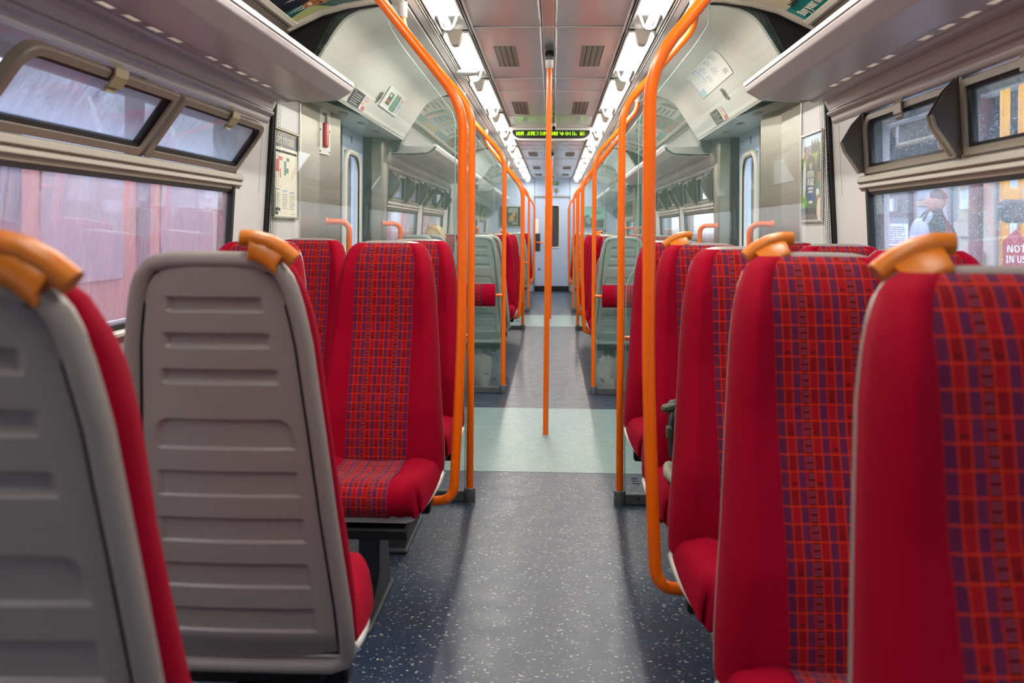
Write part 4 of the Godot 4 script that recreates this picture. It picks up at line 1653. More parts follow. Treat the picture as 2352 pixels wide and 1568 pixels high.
func build_vestibules() -> void:
	for v in 2:
		var d0: float = VESTS[v][0]
		var d1: float = VESTS[v][1]
		var shift := 0.0 if v == 0 else 7.0
		for s in [-1, 1]:
			var side := "left" if s < 0 else "right"
			var w := struct("wall_%s_vestibule_%d" % [side, v + 1])
			# header over the doors
			var line := PackedVector2Array([Vector2(1.40 * s, 1.893), Vector2(1.10 * s, 1.893)])
			var hp := []
			for i in range(0, HEAD.size(), 2): hp.append(Vector2(HEAD[i] * s, HEAD[i + 1]))
			hp.insert(0, Vector2(1.105 * s, 1.893))
			for p in cut2(hp, 0.03, false): line.append(p)
			line.append(Vector2(0.64 * s, 2.252))
			var b := Mb.new()
			b.smooth(true)
			b.sheet(line, d0, d1, -0.012 * s)
			put("door_header", b, mats.header, w)
			b = Mb.new()
			b.prism(pv([1.40, 1.899, 1.40, 2.30, 0.80, 2.30, 0.80, 2.262, 1.00, 2.195, 1.13, 1.93], s), d0 + 0.004, d0 + 0.01)
			b.prism(pv([1.40, 1.899, 1.40, 2.30, 0.80, 2.30, 0.80, 2.262, 1.00, 2.195, 1.13, 1.93], s), d1 - 0.01, d1 - 0.004)
			put("header_end", b, mats.header, w)
			# small downlight grilles under the header
			for d in [4.75, 5.25, 5.75, 6.25]:
				b = Mb.new()
				b.box(at(s * 1.19, 1.891, d + shift), Vector3(0.035, 0.004, 0.11), 0.001)
				put("header_grille", b, mats.vent_metal, w)
			# side wall: white panel, steel panels
			b = Mb.new()
			b.box(at(s * 1.31, 0.95, d0 + 0.25), Vector3(0.08, 1.9, 0.50), 0.002)
			put("white_panel", b, mats.wall_panel, w)
			b = Mb.new()
			b.box(at(s * 1.312, 0.95, d0 + 0.707), Vector3(0.09, 1.9, 0.404), 0.003)
			put("steel_panel", b, mats.steel, w)
			b = Mb.new()
			b.box(at(s * 1.2675, 0.95, d0 + 0.503), Vector3(0.012, 1.9, 0.012), 0.002)
			put("panel_bead", b, mats.bright_metal, w)
			b = Mb.new()
			b.box(Transform3D(Basis.from_euler(Vector3(0, 0.12 * s, 0)), Vector3(s * 1.305, 0.95, -(d0 + 1.09))), Vector3(0.10, 1.9, 0.36), 0.004)
			put("door_pillar", b, mats.steel, w)
			# far pillar of the doorway
			b = Mb.new()
			b.box(at(s * 1.335, 0.95, 6.63 + shift), Vector3(0.075, 1.9, 0.03))
			put("door_seal", b, mats.frame_dark, w)
			b = Mb.new()
			b.box(at(s * 1.262, 0.93, 6.725 + shift - (0.05 if v else 0.0)), Vector3(0.085, 1.86, 0.20), 0.006)
			put("door_pillar", b, mats.steel, w)
			b = Mb.new()
			b.box(at(s * 1.222, 0.93, 6.735 + shift - (0.05 if v else 0.0)), Vector3(0.012, 1.86, 0.15), 0.003)
			put("pillar_cover", b, mats.steel, w)
			# the doors
			var dr := struct("door_%d" % (2 + v * 2 + (0 if s < 0 else 1)), "%s pale blue sliding doors of the %s vestibule" % [side, "first" if v == 0 else "second"], "door")
			for leaf in [[5.23, 5.885, 0], [5.915, 6.63, 1]]:
				var a: float = leaf[0] + shift
				var e: float = leaf[1] + shift
				var wa := a + 0.10
				var we := e - 0.17
				b = Mb.new()
				var x = s * 1.385
				b.box(at(x, 0.45, (a + e) / 2), Vector3(0.05, 0.90, e - a))
				b.box(at(x, 1.825, (a + e) / 2), Vector3(0.05, 0.15, e - a))
				b.box(at(x, 1.325, (a + wa) / 2), Vector3(0.05, 0.85, wa - a))
				b.box(at(x, 1.325, (we + e) / 2), Vector3(0.05, 0.85, e - we))
				var lf := put("door_leaf", b, mats.door_blue, dr)
				b = Mb.new()
				b.box(at(x, 1.325, (wa + we) / 2), Vector3(0.006, 0.86, we - wa))
				put("door_pane", b, mats.window_glass, lf)
				b = Mb.new()
				var ring := PackedVector3Array()
				for p in cut2([Vector2(wa, 0.90), Vector2(we, 0.90), Vector2(we, 1.745), Vector2(wa, 1.745)], 0.14): ring.append(Vector3(s * 1.358, p.y, -p.x))
				ring.append(ring[0])
				b.tube(ring, 0.024, 8, false)
				# fill the rounded corners
				put("door_window_frame", b, mats.cream, lf)
				b = Mb.new()
				var rin := PackedVector3Array()
				for p in cut2([Vector2(wa + 0.02, 0.92), Vector2(we - 0.02, 0.92), Vector2(we - 0.02, 1.725), Vector2(wa + 0.02, 1.725)], 0.13): rin.append(Vector3(s * 1.352, p.y, -p.x))
				rin.append(rin[0])
				b.tube(rin, 0.007, 6, false)
				put("window_gasket", b, mats.black, lf)
				if leaf[2] == 1:
					put("door_sticker", panel(Vector3(s * 1.3595, 1.84, -(wa + we) / 2), Vector3(0, 0, s), Vector3(0, 1, 0), 0.03, 0.05, 0.001), mat("sticker_blue_%d%d" % [v, s + 1], Color(0.12, 0.22, 0.55), 0.4), lf)
			b = Mb.new()
			b.box(at(s * 1.37, 0.95, 5.90 + shift), Vector3(0.05, 1.9, 0.03), 0.004)
			put("door_edge_seal", b, mats.vault_dark, dr)
			# grab rails beside the doors
			for g in [[5.08, -1.0, "before"], [6.66, 1.0, "past"]]:
				var d: float = g[0] + shift
				var t := thing("grab_rail", "short curved orange grab rail %s the %s doors of the %s vestibule" % [g[2], side, "first" if v == 0 else "second"], "grab rail", "orange grab rails by the doors")
				b = Mb.new()
				var wx := 1.235 if g[1] < 0 else 1.212
				b.tube(cut([Vector3(s * wx, 1.262, -d + 0.02), Vector3(s * (wx - 0.12), 1.262, -d - 0.02), Vector3(s * (wx - 0.12), 0.80, -d - 0.02), Vector3(s * wx, 0.80, -d + 0.02)], 0.115), 0.0165, 16)
				put("rail", b, mats.orange, t)
				for y in [1.262, 0.80]:
					b = Mb.new()
					b.lathe(Transform3D(Basis.from_euler(Vector3(0, 0, HALF_PI * s)), Vector3(s * (wx - 0.003), y, -d + 0.019)), PackedVector2Array([Vector2(0.022, -0.004), Vector2(0.022, 0.003), Vector2(0.017, 0.006)]), 16)
					put("flange", b, mats.orange, t)
		# flat ceiling over the vestibule sides is the ceiling panels; outer shells
		for s in [-1, 1]:
			var w := struct("trim_%d" % (3 + v * 2 + (0 if s < 0 else 1)))
			var b := Mb.new()
			b.box(at(s * 1.46, 2.12, (d0 + d1) / 2), Vector3(0.03, 0.46, d1 - d0 + 0.06))
			b.box(at(s * 1.46, 0.95, d0 + 0.55), Vector3(0.03, 2.0, 1.12))
			b.box(at(s * 1.46, 0.95, d1 - 0.08), Vector3(0.03, 2.0, 0.22))
			put("outer_skin", b, mats.frame_dark, w)

func build_signs() -> void:
	var up := Vector3(0, 1, 0)
	# safety poster on the left wall of the first vestibule
	var lr := Vector3(0, 0, -1)
	var r := RandomNumberGenerator.new()
	r.seed = 91
	var p := Pic.new(512, 540, Color(0.93, 0.91, 0.82))
	p.rect(0, 0, 512, 100, Color(0.12, 0.17, 0.25))
	p.rect(0, 0, 512, 6, Color(0.85, 0.68, 0.12))
	p.rect(90, 160, 90, 24, Color(0.85, 0.30, 0.32))
	p.rect(20, 182, 90, 76, Color(0.83, 0.28, 0.30))
	p.rect(122, 236, 26, 56, Color(0.83, 0.28, 0.30))
	p.rect(262, 160, 70, 24, Color(0.16, 0.52, 0.40))
	p.rect(214, 186, 46, 90, Color(0.16, 0.52, 0.40))
	p.rect(262, 226, 50, 34, Color(0.16, 0.52, 0.40))
	for q in [[96, 190, 3, 160], [250, 250, 3, 110], [310, 260, 3, 90], [96, 350, 70, 3], [250, 360, 60, 3]]: p.rect(q[0], q[1], q[2], q[3], Color(0.70, 0.66, 0.60))
	for k in 40:
		p.rect(362 + k * 3, 312 - k * 2, 4, 3, Color(0.75, 0.30, 0.36))
		p.rect(362 + k * 3, 290 - k * 2, 4, 3, Color(0.75, 0.30, 0.36))
	for k in 5: p.rect(376 + k * 24, 250 - k * 16, 4, 44, Color(0.55, 0.30, 0.42))
	for c in 3:
		p.rect(18 + c * 160, 366 + c * 6, 110, 7, Color(0.35, 0.60, 0.78))
		p.print_rows(18 + c * 160, 392 + c * 4, 120, 9, 11, 4, Color(0.40, 0.40, 0.42), r)
	p.print_rows(380, 522, 110, 1, 10, 3, Color(0.5, 0.5, 0.5), r)
	var t := thing("safety_poster", "cream safety information poster with dark blue heading on the left vestibule wall", "poster")
	var c := Vector3(-1.268, 1.481, -4.378)
	put("print", panel(c, lr, up, 0.385, 0.405, 0.004), printed("safety_print", p.tex(), 0.3), t)
	put("frame", frame_bars(c, lr, up, 0.385, 0.405, 0.014, 0.013), mats.steel, t)
	words("heading", "Safety information", t, c + Vector3(0.0046, 0.163, 0.02), lr, up, 0.045, mats.paper, 1.0, 0.30)
	words("lettering", "In an emergency, the information below for instructions", t, c + Vector3(0.0046, 0.108, 0.0), lr, up, 0.013, mats.ink, 1.0, 0.355)
	words("lettering", "South Western", t, c + Vector3(0.0046, -0.168, 0.135), lr, up, 0.016, mats.ink, 1.0, 0.085)
	words("lettering", "Railway", t, c + Vector3(0.0046, -0.185, 0.150), lr, up, 0.016, mats.ink, 1.0, 0.055)
	# golf poster on the right wall
	var rr := Vector3(0, 0, 1)
	p = Pic.new(384, 512, Color(0.80, 0.86, 0.90))
	p.fade(0, 110, Color(0.70, 0.82, 0.92), Color(0.90, 0.92, 0.93))
	p.speckle(40, 60, 344, 90, [Color(0.30, 0.28, 0.24), Color(0.45, 0.42, 0.36), Color(0.22, 0.26, 0.20), Color(0.62, 0.55, 0.50)], 2600, 9, r)
	for k in 9: p.disc(190 + k * 17, 66 + (k % 3) * 12, 12, 44, Color(0.17, 0.24, 0.15), 0.0, 0.3)
	p.rect(0, 130, 384, 60, Color(0.46, 0.58, 0.22))
	p.disc(270, 140, 150, 34, Color(0.56, 0.66, 0.26), 0.0, 0.3)
	p.rect(0, 180, 384, 332, Color(0.20, 0.38, 0.18))
	p.disc(350, 190, 80, 110, Color(0.22, 0.26, 0.14), 0.0, 0.4)
	p.disc(30, 400, 90, 60, Color(0.44, 0.62, 0.20), 0.0, 0.4)
	p.rect(0, 440, 384, 72, Color(0.10, 0.14, 0.18))
	p.speckle(0, 474, 384, 38, [Color(0.55, 0.45, 0.38), Color(0.30, 0.26, 0.24), Color(0.70, 0.62, 0.55)], 900, 6, r)
	p.poly(PackedVector2Array([Vector2(80, 150), Vector2(170, 112), Vector2(258, 150), Vector2(262, 380), Vector2(206, 420), Vector2(84, 384)]), Color(0.13, 0.22, 0.30))
	p.poly(PackedVector2Array([Vector2(80, 150), Vector2(170, 112), Vector2(258, 150), Vector2(252, 190), Vector2(88, 190)]), Color(0.30, 0.32, 0.24))
	p.poly(PackedVector2Array([Vector2(80, 270), Vector2(262, 300), Vector2(262, 380), Vector2(206, 420), Vector2(84, 384)]), Color(0.12, 0.25, 0.48))
	p.disc(60, 110, 24, 40, Color(0.62, 0.36, 0.22)) # figures of the picture: golfer at the left, two at the right
	p.disc(58, 76, 24, 18, Color(0.16, 0.18, 0.24))
	p.disc(40, 260, 34, 120, Color(0.78, 0.80, 0.82), 0.05, 0.1)
	p.disc(318, 250, 27, 44, Color(0.66, 0.42, 0.30))
	p.disc(318, 212, 29, 22, Color(0.24, 0.16, 0.10))
	p.disc(336, 356, 58, 80, Color(0.20, 0.44, 0.38), 0.0, 0.08)
	p.disc(300, 352, 30, 26, Color(0.88, 0.88, 0.86))
	p.disc(302, 384, 20, 26, Color(0.64, 0.42, 0.32))
	p.disc(336, 450, 54, 72, Color(0.86, 0.78, 0.72), 0.0, 0.08)
	p.rect(150, 300, 100, 4, Color(0.80, 0.75, 0.30))
	t = thing("golf_poster", "golf festival poster with golfers and a dark blue tag on the right vestibule wall", "poster")
	c = Vector3(1.268, 1.481, -4.425)
	put("print", panel(c, rr, up, 0.335, 0.405, 0.004), printed("golf_print", p.tex(), 0.3), t)
	put("frame", frame_bars(c, rr, up, 0.335, 0.405, 0.014, 0.013), mats.bright_metal, t)
	var y := 0.052
	for q in [["THE", 0.045], ["FESTIVAL", 0.118], ["OF GOLF", 0.105]]:
		words("heading", q[0], t, c + Vector3(-0.0046, y, 0.018 * -1.0), rr, up, 0.028, mats.paper, 1.0, q[1], true)
		y -= 0.036
	words("lettering", "WENTWORTH CLUB", t, c + Vector3(-0.0046, -0.052, -0.018), rr, up, 0.011, mats.paper, 1.0, 0.085)
	words("lettering", "8-11 SEPT 2022", t, c + Vector3(-0.0046, -0.068, -0.018), rr, up, 0.011, mats.paper, 1.0, 0.075)
	words("lettering", "DP WORLD TOUR", t, c + Vector3(-0.0046, -0.118, -0.018), rr, up, 0.013, mats.paper, 1.0, 0.06)
	# red emergency handle in its recess
	t = thing("emergency_handle", "red emergency handle in a silver recess plate on the left steel pillar", "handle")
	var tilt := Basis.from_euler(Vector3(0, -0.12, 0))
	var hx := Transform3D(tilt, Vector3(-1.265, 1.775, -5.105))
	var b := Mb.new()
	var pl := cut2([Vector2(-0.085, -0.135), Vector2(0.085, -0.135), Vector2(0.085, 0.135), Vector2(-0.085, 0.135)], 0.02)
	var inn := cut2([Vector2(-0.036, -0.098), Vector2(0.036, -0.098), Vector2(0.036, 0.100), Vector2(-0.036, 0.100)], 0.012)
	var l3 := func(q: PackedVector2Array, off: float) -> PackedVector3Array:
		var o := PackedVector3Array()
		for v in q: o.append(hx * Vector3(off, v.y, -v.x))
		return o
	b.grid([l3.call(pl, 0.0), l3.call(pl, 0.007), l3.call(inn, 0.007), l3.call(inn, -0.004)], true)
	b.fan(l3.call(inn, -0.004))
	put("recess_plate", b, mats.white_trim, t)
	b = Mb.new()
	b.box(hx * Transform3D(Basis(), Vector3(0.012, -0.026, 0)), Vector3(0.026, 0.14, 0.05), 0.008)
	put("handle", b, mats.red_plastic, t)
	b = Mb.new()
	for v in [Vector2(-0.07, 0.12), Vector2(0.07, 0.12), Vector2(-0.07, -0.12), Vector2(0.07, -0.12), Vector2(-0.07, 0.0), Vector2(0.07, 0.0)]:
		b.lathe(hx * Transform3D(Basis.from_euler(Vector3(0, 0, -HALF_PI)), Vector3(0.007, v.y, -v.x)), PackedVector2Array([Vector2(0.006, 0.0), Vector2(0.004, 0.003)]), 8)
	put("screws", b, mats.black, t)
	# narrow notices on the pillars between the windows of the middle saloon
	t = thing("red_notice", "narrow red and white notice on the left window pillar beyond the first vestibule", "sticker")
	put("print", panel(Vector3(-1.2665, 1.56, -8.88), lr, up, 0.055, 0.20, 0.003), mats.red_plastic, t)
	put("white_stripe", panel(Vector3(-1.263, 1.56, -8.88), lr, up, 0.012, 0.16, 0.001), mats.paper, t)
	t = thing("blue_notice", "small square blue notice on the right window pillar beyond the first vestibule", "sticker")
	put("print", panel(Vector3(1.2680, 1.48, -8.88), rr, up, 0.06, 0.06, 0.003), mats.label_blue, t)
	# stickers and locks on the two door headers
	var warn := Pic.new(256, 200, Color(0.88, 0.88, 0.86))
	warn.rect(0, 0, 170, 200, Color(0.22, 0.25, 0.27))
	for k in 5: warn.rect(16, 46 + k * 30, [130, 120, 138, 100, 126][k], 9, Color(0.80, 0.80, 0.78))
	warn.rect(14, 14, 26, 14, Color(0.7, 0.7, 0.68))
	warn.poly(PackedVector2Array([Vector2(176, 130), Vector2(196, 84), Vector2(216, 130)]), Color(0.95, 0.80, 0.10))
	warn.rect(204, 142, 50, 50, Color(0.82, 0.24, 0.30))
	warn.rect(212, 160, 34, 6, Color(0.95, 0.85, 0.85))
	warn.disc(218, 40, 30, 36, Color(0.82, 0.24, 0.30))
	warn.disc(218, 40, 23, 28, Color(0.92, 0.92, 0.90))
	for k in 22: warn.rect(206 + k, 22 + int(k * 1.6), 4, 4, Color(0.82, 0.24, 0.30))
	warn.rect(206, 40, 26, 5, Color(0.15, 0.15, 0.15))
	var wm := printed("warning_print", warn.tex(), 0.4)
	for q in [[-1, 4.90, 5.31, "left"], [1, 5.99, 5.60, "right"]]:
		t = thing("warning_sticker", "dark grey warning sticker with a no smoking ring on the %s door header" % q[3], "sticker")
		put("print", head_patch(q[0], 0.006, 0.094, q[1], q[2]), wm, t)
	for q in [[-1, 5.46, "left"], [1, 5.34, "right"]]:
		t = thing("header_lock", "small steel lock plate on the %s door header" % q[2], "lock")
		put("lock_plate", head_patch(q[0], 0.100, 0.172, q[1] - 0.03, q[1] + 0.03, 0.004), mats.steel, t)
		put("keyhole", head_patch(q[0], 0.128, 0.142, q[1] - 0.008, q[1] + 0.008, 0.006), mats.black, t)
	var plate := Pic.new(256, 256, Color(0.90, 0.91, 0.88))
	plate.rect(0, 250, 256, 6, Color(0.45, 0.46, 0.45))
	plate.rect(40, 56, 56, 140, Color(0.20, 0.40, 0.30))
	plate.rect(40, 140, 56, 14, Color(0.85, 0.35, 0.25))
	plate.rect(40, 160, 56, 10, Color(0.85, 0.35, 0.25))
	plate.disc(62, 84, 14, 18, Color(0.80, 0.86, 0.80))
	plate.rect(118, 30, 74, 204, Color(0.24, 0.52, 0.38))
	plate.rect(118, 30, 74, 26, Color(0.60, 0.62, 0.48))
	plate.print_rows(128, 70, 54, 9, 17, 5, Color(0.80, 0.88, 0.82), r)
	plate.rect(204, 40, 40, 50, Color(0.88, 0.72, 0.72))
	plate.rect(204, 100, 40, 60, Color(0.62, 0.76, 0.86))
	plate.print_rows(206, 172, 36, 4, 14, 5, Color(0.45, 0.45, 0.45), r)
	t = thing("instruction_plate", "white plate with two green instruction labels on the left door header", "sign")
	put("print", head_patch(-1, 0.090, 0.236, 5.555, 6.14, 0.003), printed("plate_print", plate.tex(), 0.4), t)
	var mp := Pic.new(768, 320, Color(0.93, 0.93, 0.91))
	mp.rect(0, 0, 10, 320, Color(0.25, 0.55, 0.80))
	mp.rect(10, 230, 130, 90, Color(0.66, 0.82, 0.84))
	mp.rect(250, 30, 34, 180, Color(0.70, 0.83, 0.88))
	for k in 40: mp.rect(60 + r.randi_range(0, 180), 40 + r.randi_range(0, 230), r.randi_range(10, 50), 3, Color(0.55, 0.72, 0.80))
	for k in 24: mp.rect(60 + r.randi_range(0, 180), 40 + r.randi_range(0, 200), 3, r.randi_range(10, 50), Color(0.60, 0.74, 0.78))
	mp.print_rows(20, 60, 40, 9, 20, 6, Color(0.50, 0.66, 0.80), r)
	for q in [[310, 70, 120], [310, 180, 100], [470, 50, 100], [470, 150, 120], [610, 40, 90]]:
		mp.rect(q[0], q[1] - 20, 60, 9, Color(0.35, 0.60, 0.85))
		mp.print_rows(q[0], q[1], q[2], 5, 13, 4, Color(0.48, 0.48, 0.50), r)
	mp.print_rows(640, 230, 90, 3, 18, 8, Color(0.25, 0.25, 0.28), r)
	mp.rect(190, 10, 110, 12, Color(0.40, 0.64, 0.84))
	t = thing("route_map", "white and blue route map sheet on the right door header", "map")
	put("print", head_patch(1, 0.196, 0.367, 5.91, 4.93, 0.002), printed("map_print", mp.tex(), 0.4), t)
	# adverts in the vault over the racks
	for s in [-1, 1]:
		var k := 0
		for d in [3.24, 7.05, 7.87, 8.69, 9.51, 10.33, 14.1, 15.0, 15.9]:
			var side := "left" if s < 0 else "right"
			k += 1
			var name_ := "advert"
			var lab: String
			if d == 3.24: lab = "advert of two smiling men in dark suits, in the left vault" if s < 0 else "beige advert with a teal ticket band, in the right vault"
			else: lab = "advert in the %s vault, panel %s" % [side, ["", "first beyond the first vestibule", "second beyond the first vestibule", "third beyond the first vestibule", "fourth beyond the first vestibule", "fifth beyond the first vestibule", "first in the end saloon", "second in the end saloon", "third in the end saloon"][k - 1]]
			t = thing(name_, lab, "advert", "adverts in the vault")
			b = Mb.new()
			var rows := []
			var uvs := []
			var line := [Vector2(1.118, 2.136), Vector2(1.08, 2.156), Vector2(1.012, 2.188), Vector2(0.90, 2.220), Vector2(0.79, 2.238)]
			var e: float = d + 0.76
			var arc := 0.0
			for i in line.size():
				if i: arc += (line[i] - line[i - 1]).length()
				rows.append(PackedVector3Array([Vector3(line[i].x * s - 0.002 * s, line[i].y - 0.003, -d), Vector3(line[i].x * s - 0.002 * s, line[i].y - 0.003, -e)]))
				var f := arc / 0.347
				uvs.append(PackedVector2Array([Vector2(1 if s > 0 else 0, 1 - f), Vector2(0 if s > 0 else 1, 1 - f)]))
			b.smooth(true)
			b.grid(rows, false, uvs)
			var key := "ad_%d" % (0 if (s < 0 and d == 3.24) else (1 if (s > 0 and d == 3.24) else 2 + (k + (s + 1)) % 4))
			if not mats.has(key): printed(key, advert(int(key.substr(3)), r), 0.25)
			put("print", b, mats[key], t)
			b = Mb.new()
			b.prism(pv([1.132, 2.120, 1.128, 2.136, 1.112, 2.142, 1.112, 2.132], s), d - 0.028, e + 0.028)
			put("rail", b, mats.cream, t)
			b = Mb.new()
			for q in [d - 0.013, e + 0.013]:
				var ln := PackedVector2Array()
				for i in line.size(): ln.append(Vector2(line[i].x * s, line[i].y - 0.002))
				b.sheet(ln, q - 0.013, q + 0.013, -0.006 * s)
			put("divider", b, mats.cream, t)
			if s > 0 and d == 3.24:
				var tn := Vector3(1.085 - 1.012, 2.154 - 2.188, 0).normalized()
				words("lettering", "Buy your next ticket with us", t, Vector3(1.080, 2.149, -3.62), Vector3(0, 0, 1), -tn, 0.040, mats.paper, 1.0, 0.66)
				words("lettering", "Trainline Oct, 1997", t, Vector3(1.025, 2.175, -3.80), Vector3(0, 0, 1), -tn, 0.024, mats.ink, 1.0, 0.23)
				tn = Vector3(1.012 - 0.90, 2.188 - 2.220, 0).normalized()
				words("lettering", "was a bee", t, Vector3(0.985, 2.190, -3.76), Vector3(0, 0, 1), -tn, 0.032, mats.ink, 1.0, 0.17)
				words("lettering", "since", t, Vector3(0.935, 2.203, -3.78), Vector3(0, 0, 1), -tn, 0.032, mats.ink, 1.0, 0.12)

func advert(kind: int, r: RandomNumberGenerator) -> ImageTexture:
	var p := Pic.new(384, 176, Color(0.9, 0.88, 0.8))
	if kind == 0:
		p.rect(0, 0, 384, 176, Color(0.05, 0.06, 0.13))
		p.rect(300, 0, 84, 176, Color(0.12, 0.36, 0.34))
		p.poly(PackedVector2Array([Vector2(330, 120), Vector2(384, 80), Vector2(384, 176), Vector2(350, 176)]), Color(0.72, 0.74, 0.50))
		for q in [[250, 84, 1.0], [318, 100, 1.05]]:
			var x: float = q[0]
			var y: float = q[1]
			p.disc(x, y, 24, 34, Color(0.72, 0.42, 0.27))
			p.disc(x - 6, y - 14, 18, 20, Color(0.80, 0.54, 0.38), 0.0, 0.8)
			p.disc(x - 9, y - 4, 6, 4, Color(0.20, 0.12, 0.10))
			p.disc(x + 9, y - 4, 6, 4, Color(0.20, 0.12, 0.10))
			p.disc(x, y + 6, 4, 7, Color(0.60, 0.32, 0.20))
			p.disc(x, y + 18, 11, 5, Color(0.90, 0.86, 0.82))
			p.poly(PackedVector2Array([Vector2(x - 10, y + 34), Vector2(x + 12, y + 34), Vector2(x, y + 76)]), Color(0.88, 0.86, 0.84))
			p.poly(PackedVector2Array([Vector2(x - 3, y + 36), Vector2(x + 5, y + 36), Vector2(x + 1, y + 76)]), Color(0.05, 0.05, 0.06))
		p.disc(190, 20, 34, 10, Color(0.55, 0.80, 0.12))
		p.print_rows(30, 40, 120, 4, 18, 8, Color(0.8, 0.8, 0.8), r)
	elif kind == 1:
		p.rect(0, 0, 384, 176, Color(0.86, 0.80, 0.68))
		p.rect(0, 128, 384, 48, Color(0.02, 0.45, 0.42))
		p.rect(0, 128, 26, 48, Color(0.22, 0.55, 0.55))
		p.print_rows(230, 24, 120, 5, 18, 7, Color(0.25, 0.22, 0.30), r)
	else:
		var base: Color = [Color(0.86, 0.88, 0.86), Color(0.16, 0.40, 0.36), Color(0.88, 0.84, 0.74), Color(0.70, 0.80, 0.86)][kind - 2]
		p.rect(0, 0, 384, 176, base)
		var alt: Color = [Color(0.30, 0.40, 0.44), Color(0.80, 0.46, 0.26), Color(0.10, 0.50, 0.48), Color(0.80, 0.62, 0.30)][kind - 2]
		p.disc(290, 90, 60, 60, alt, 0.0, 0.4)
		p.disc(320, 110, 34, 44, base.lerp(Color(0.76, 0.52, 0.40), 0.7), 0.0, 0.3)
		p.rect(0, 140, 384, 36, alt.lerp(base, 0.3))
		p.print_rows(24, 30, 190, 5, 20, 9, alt.darkened(0.3), r)
	return p.tex()

# ---------------------------------------------------------------- lamps
func build_lights() -> void:
	var runs := [[-1.6, -0.4], [-0.10, 1.15], [1.45, 2.70], [3.05, 4.42], [4.80, 5.95], [6.33, 7.79], [8.15, 9.49], [9.85, 11.08], [11.45, 12.98], [13.35, 14.92], [15.28, 16.55], [16.92, 18.16]]
	for s in [-1, 1]:
		var side := "left" if s < 0 else "right"
		for i in range(1, runs.size()):
			var a: float = runs[i][0]
			var e: float = runs[i][1]
			var x: float = s * 0.485
			var t := thing("ceiling_lamp", "bare tube ceiling lamp with white end loop, %s in the %s row" % [["x", "straight above the camera", "just above the frame", "nearest in view", "second in view", "third in view", "fourth in view", "fifth in view", "sixth in view", "seventh in view", "eighth in view", "ninth and last"][i], side], "lamp", "fluorescent lamps along the ceiling")
			var b := Mb.new()
			var tray := pv([0.411, 2.236, 0.416, 2.236, 0.422, 2.256, 0.546, 2.256, 0.552, 2.236, 0.557, 2.236, 0.557, 2.266, 0.411, 2.266], s)
			b.prism(tray, a, e - 0.01)
			put("reflector", b, mats.reflector, t)
			b = Mb.new()
			b.tube(PackedVector3Array([Vector3(x, 2.214, -a - 0.01), Vector3(x, 2.214, -e - 0.005)]), 0.016, 14)
			put("tube", b, mats.tube_glow if e > 1.0 else mats.tube_dark, t)
			var unlit: bool = e <= 1.0
			# solid end plate at the near end
			b = Mb.new()
			var vee := cut2([Vector2(0.440, 2.256), Vector2(0.466, 2.178), Vector2(0.504, 2.178), Vector2(0.530, 2.256)], 0.016)
			if s < 0:
				for n in vee.size(): vee[n].x = -vee[n].x
			b.prism(vee, a - 0.09, a - 0.012)
			put("end_plate", b, mats.cream, t)
			# looped guard at the far end
			b = Mb.new()
			var loop := PackedVector3Array()
			for p in cut([Vector3(x - 0.045, 2.256, -e), Vector3(x - 0.022, 2.190, -e), Vector3(x + 0.022, 2.190, -e), Vector3(x + 0.045, 2.256, -e)], 0.024): loop.append(p)
			var rings := []
			for k in loop.size():
				var tg := (loop[mini(k + 1, loop.size() - 1)] - loop[maxi(k - 1, 0)]).normalized()
				var nn := tg.cross(Vector3(0, 0, 1)).normalized() * 0.006
				var dz := Vector3(0, 0, 0.018)
				rings.append(PackedVector3Array([loop[k] + nn + dz, loop[k] + nn - dz, loop[k] - nn - dz, loop[k] - nn + dz]))
			b.grid(rings, true)
			b.fan(rings[0]); b.fan(rings[-1])
			put("guard_loop", b, mats.white_trim, t)
			if unlit: continue
			var l := AreaLight3D.new()
			l.name = "tube_light"
			l.light_color = Color(1.0, 0.985, 0.95)
			l.light_energy = lamp_power * (0.42 if i == 1 else 1.0)
			l.area_size = Vector2(0.03, e - a - 0.05)
			l.area_range = 12.0
			l.shadow_enabled = true
			l.transform = Transform3D(Basis.from_euler(Vector3(-HALF_PI, 0, 0)), Vector3(x, 2.190, -(a + e) / 2))
			t.add_child(l)

# ---------------------------------------------------------------- display, camera, bags, people
const GLYPH := {"H": [17, 17, 17, 31, 17, 17, 17], "A": [14, 17, 17, 31, 17, 17, 17], "M": [17, 27, 21, 21, 17, 17, 17], "J": [7, 2, 2, 2, 2, 18, 12], "U": [17, 17, 17, 17, 17, 17, 14], "N": [17, 25, 21, 19, 17, 17, 17], "C": [14, 17, 16, 16, 16, 17, 14], "T": [31, 4, 4, 4, 4, 4, 4], "I": [14, 4, 4, 4, 4, 4, 14], "O": [14, 17, 17, 17, 17, 17, 14], "E": [31, 16, 16, 30, 16, 16, 31], "R": [30, 17, 17, 30, 20, 18, 17], "L": [16, 16, 16, 16, 16, 16, 31], "S": [15, 16, 16, 14, 1, 1, 30], "F": [31, 16, 16, 30, 16, 16, 16], "D": [30, 17, 17, 17, 17, 17, 30], "W": [17, 17, 17, 21, 21, 27, 17], ",": [0, 0, 0, 0, 12, 4, 8], " ": [0, 0, 0, 0, 0, 0, 0]}

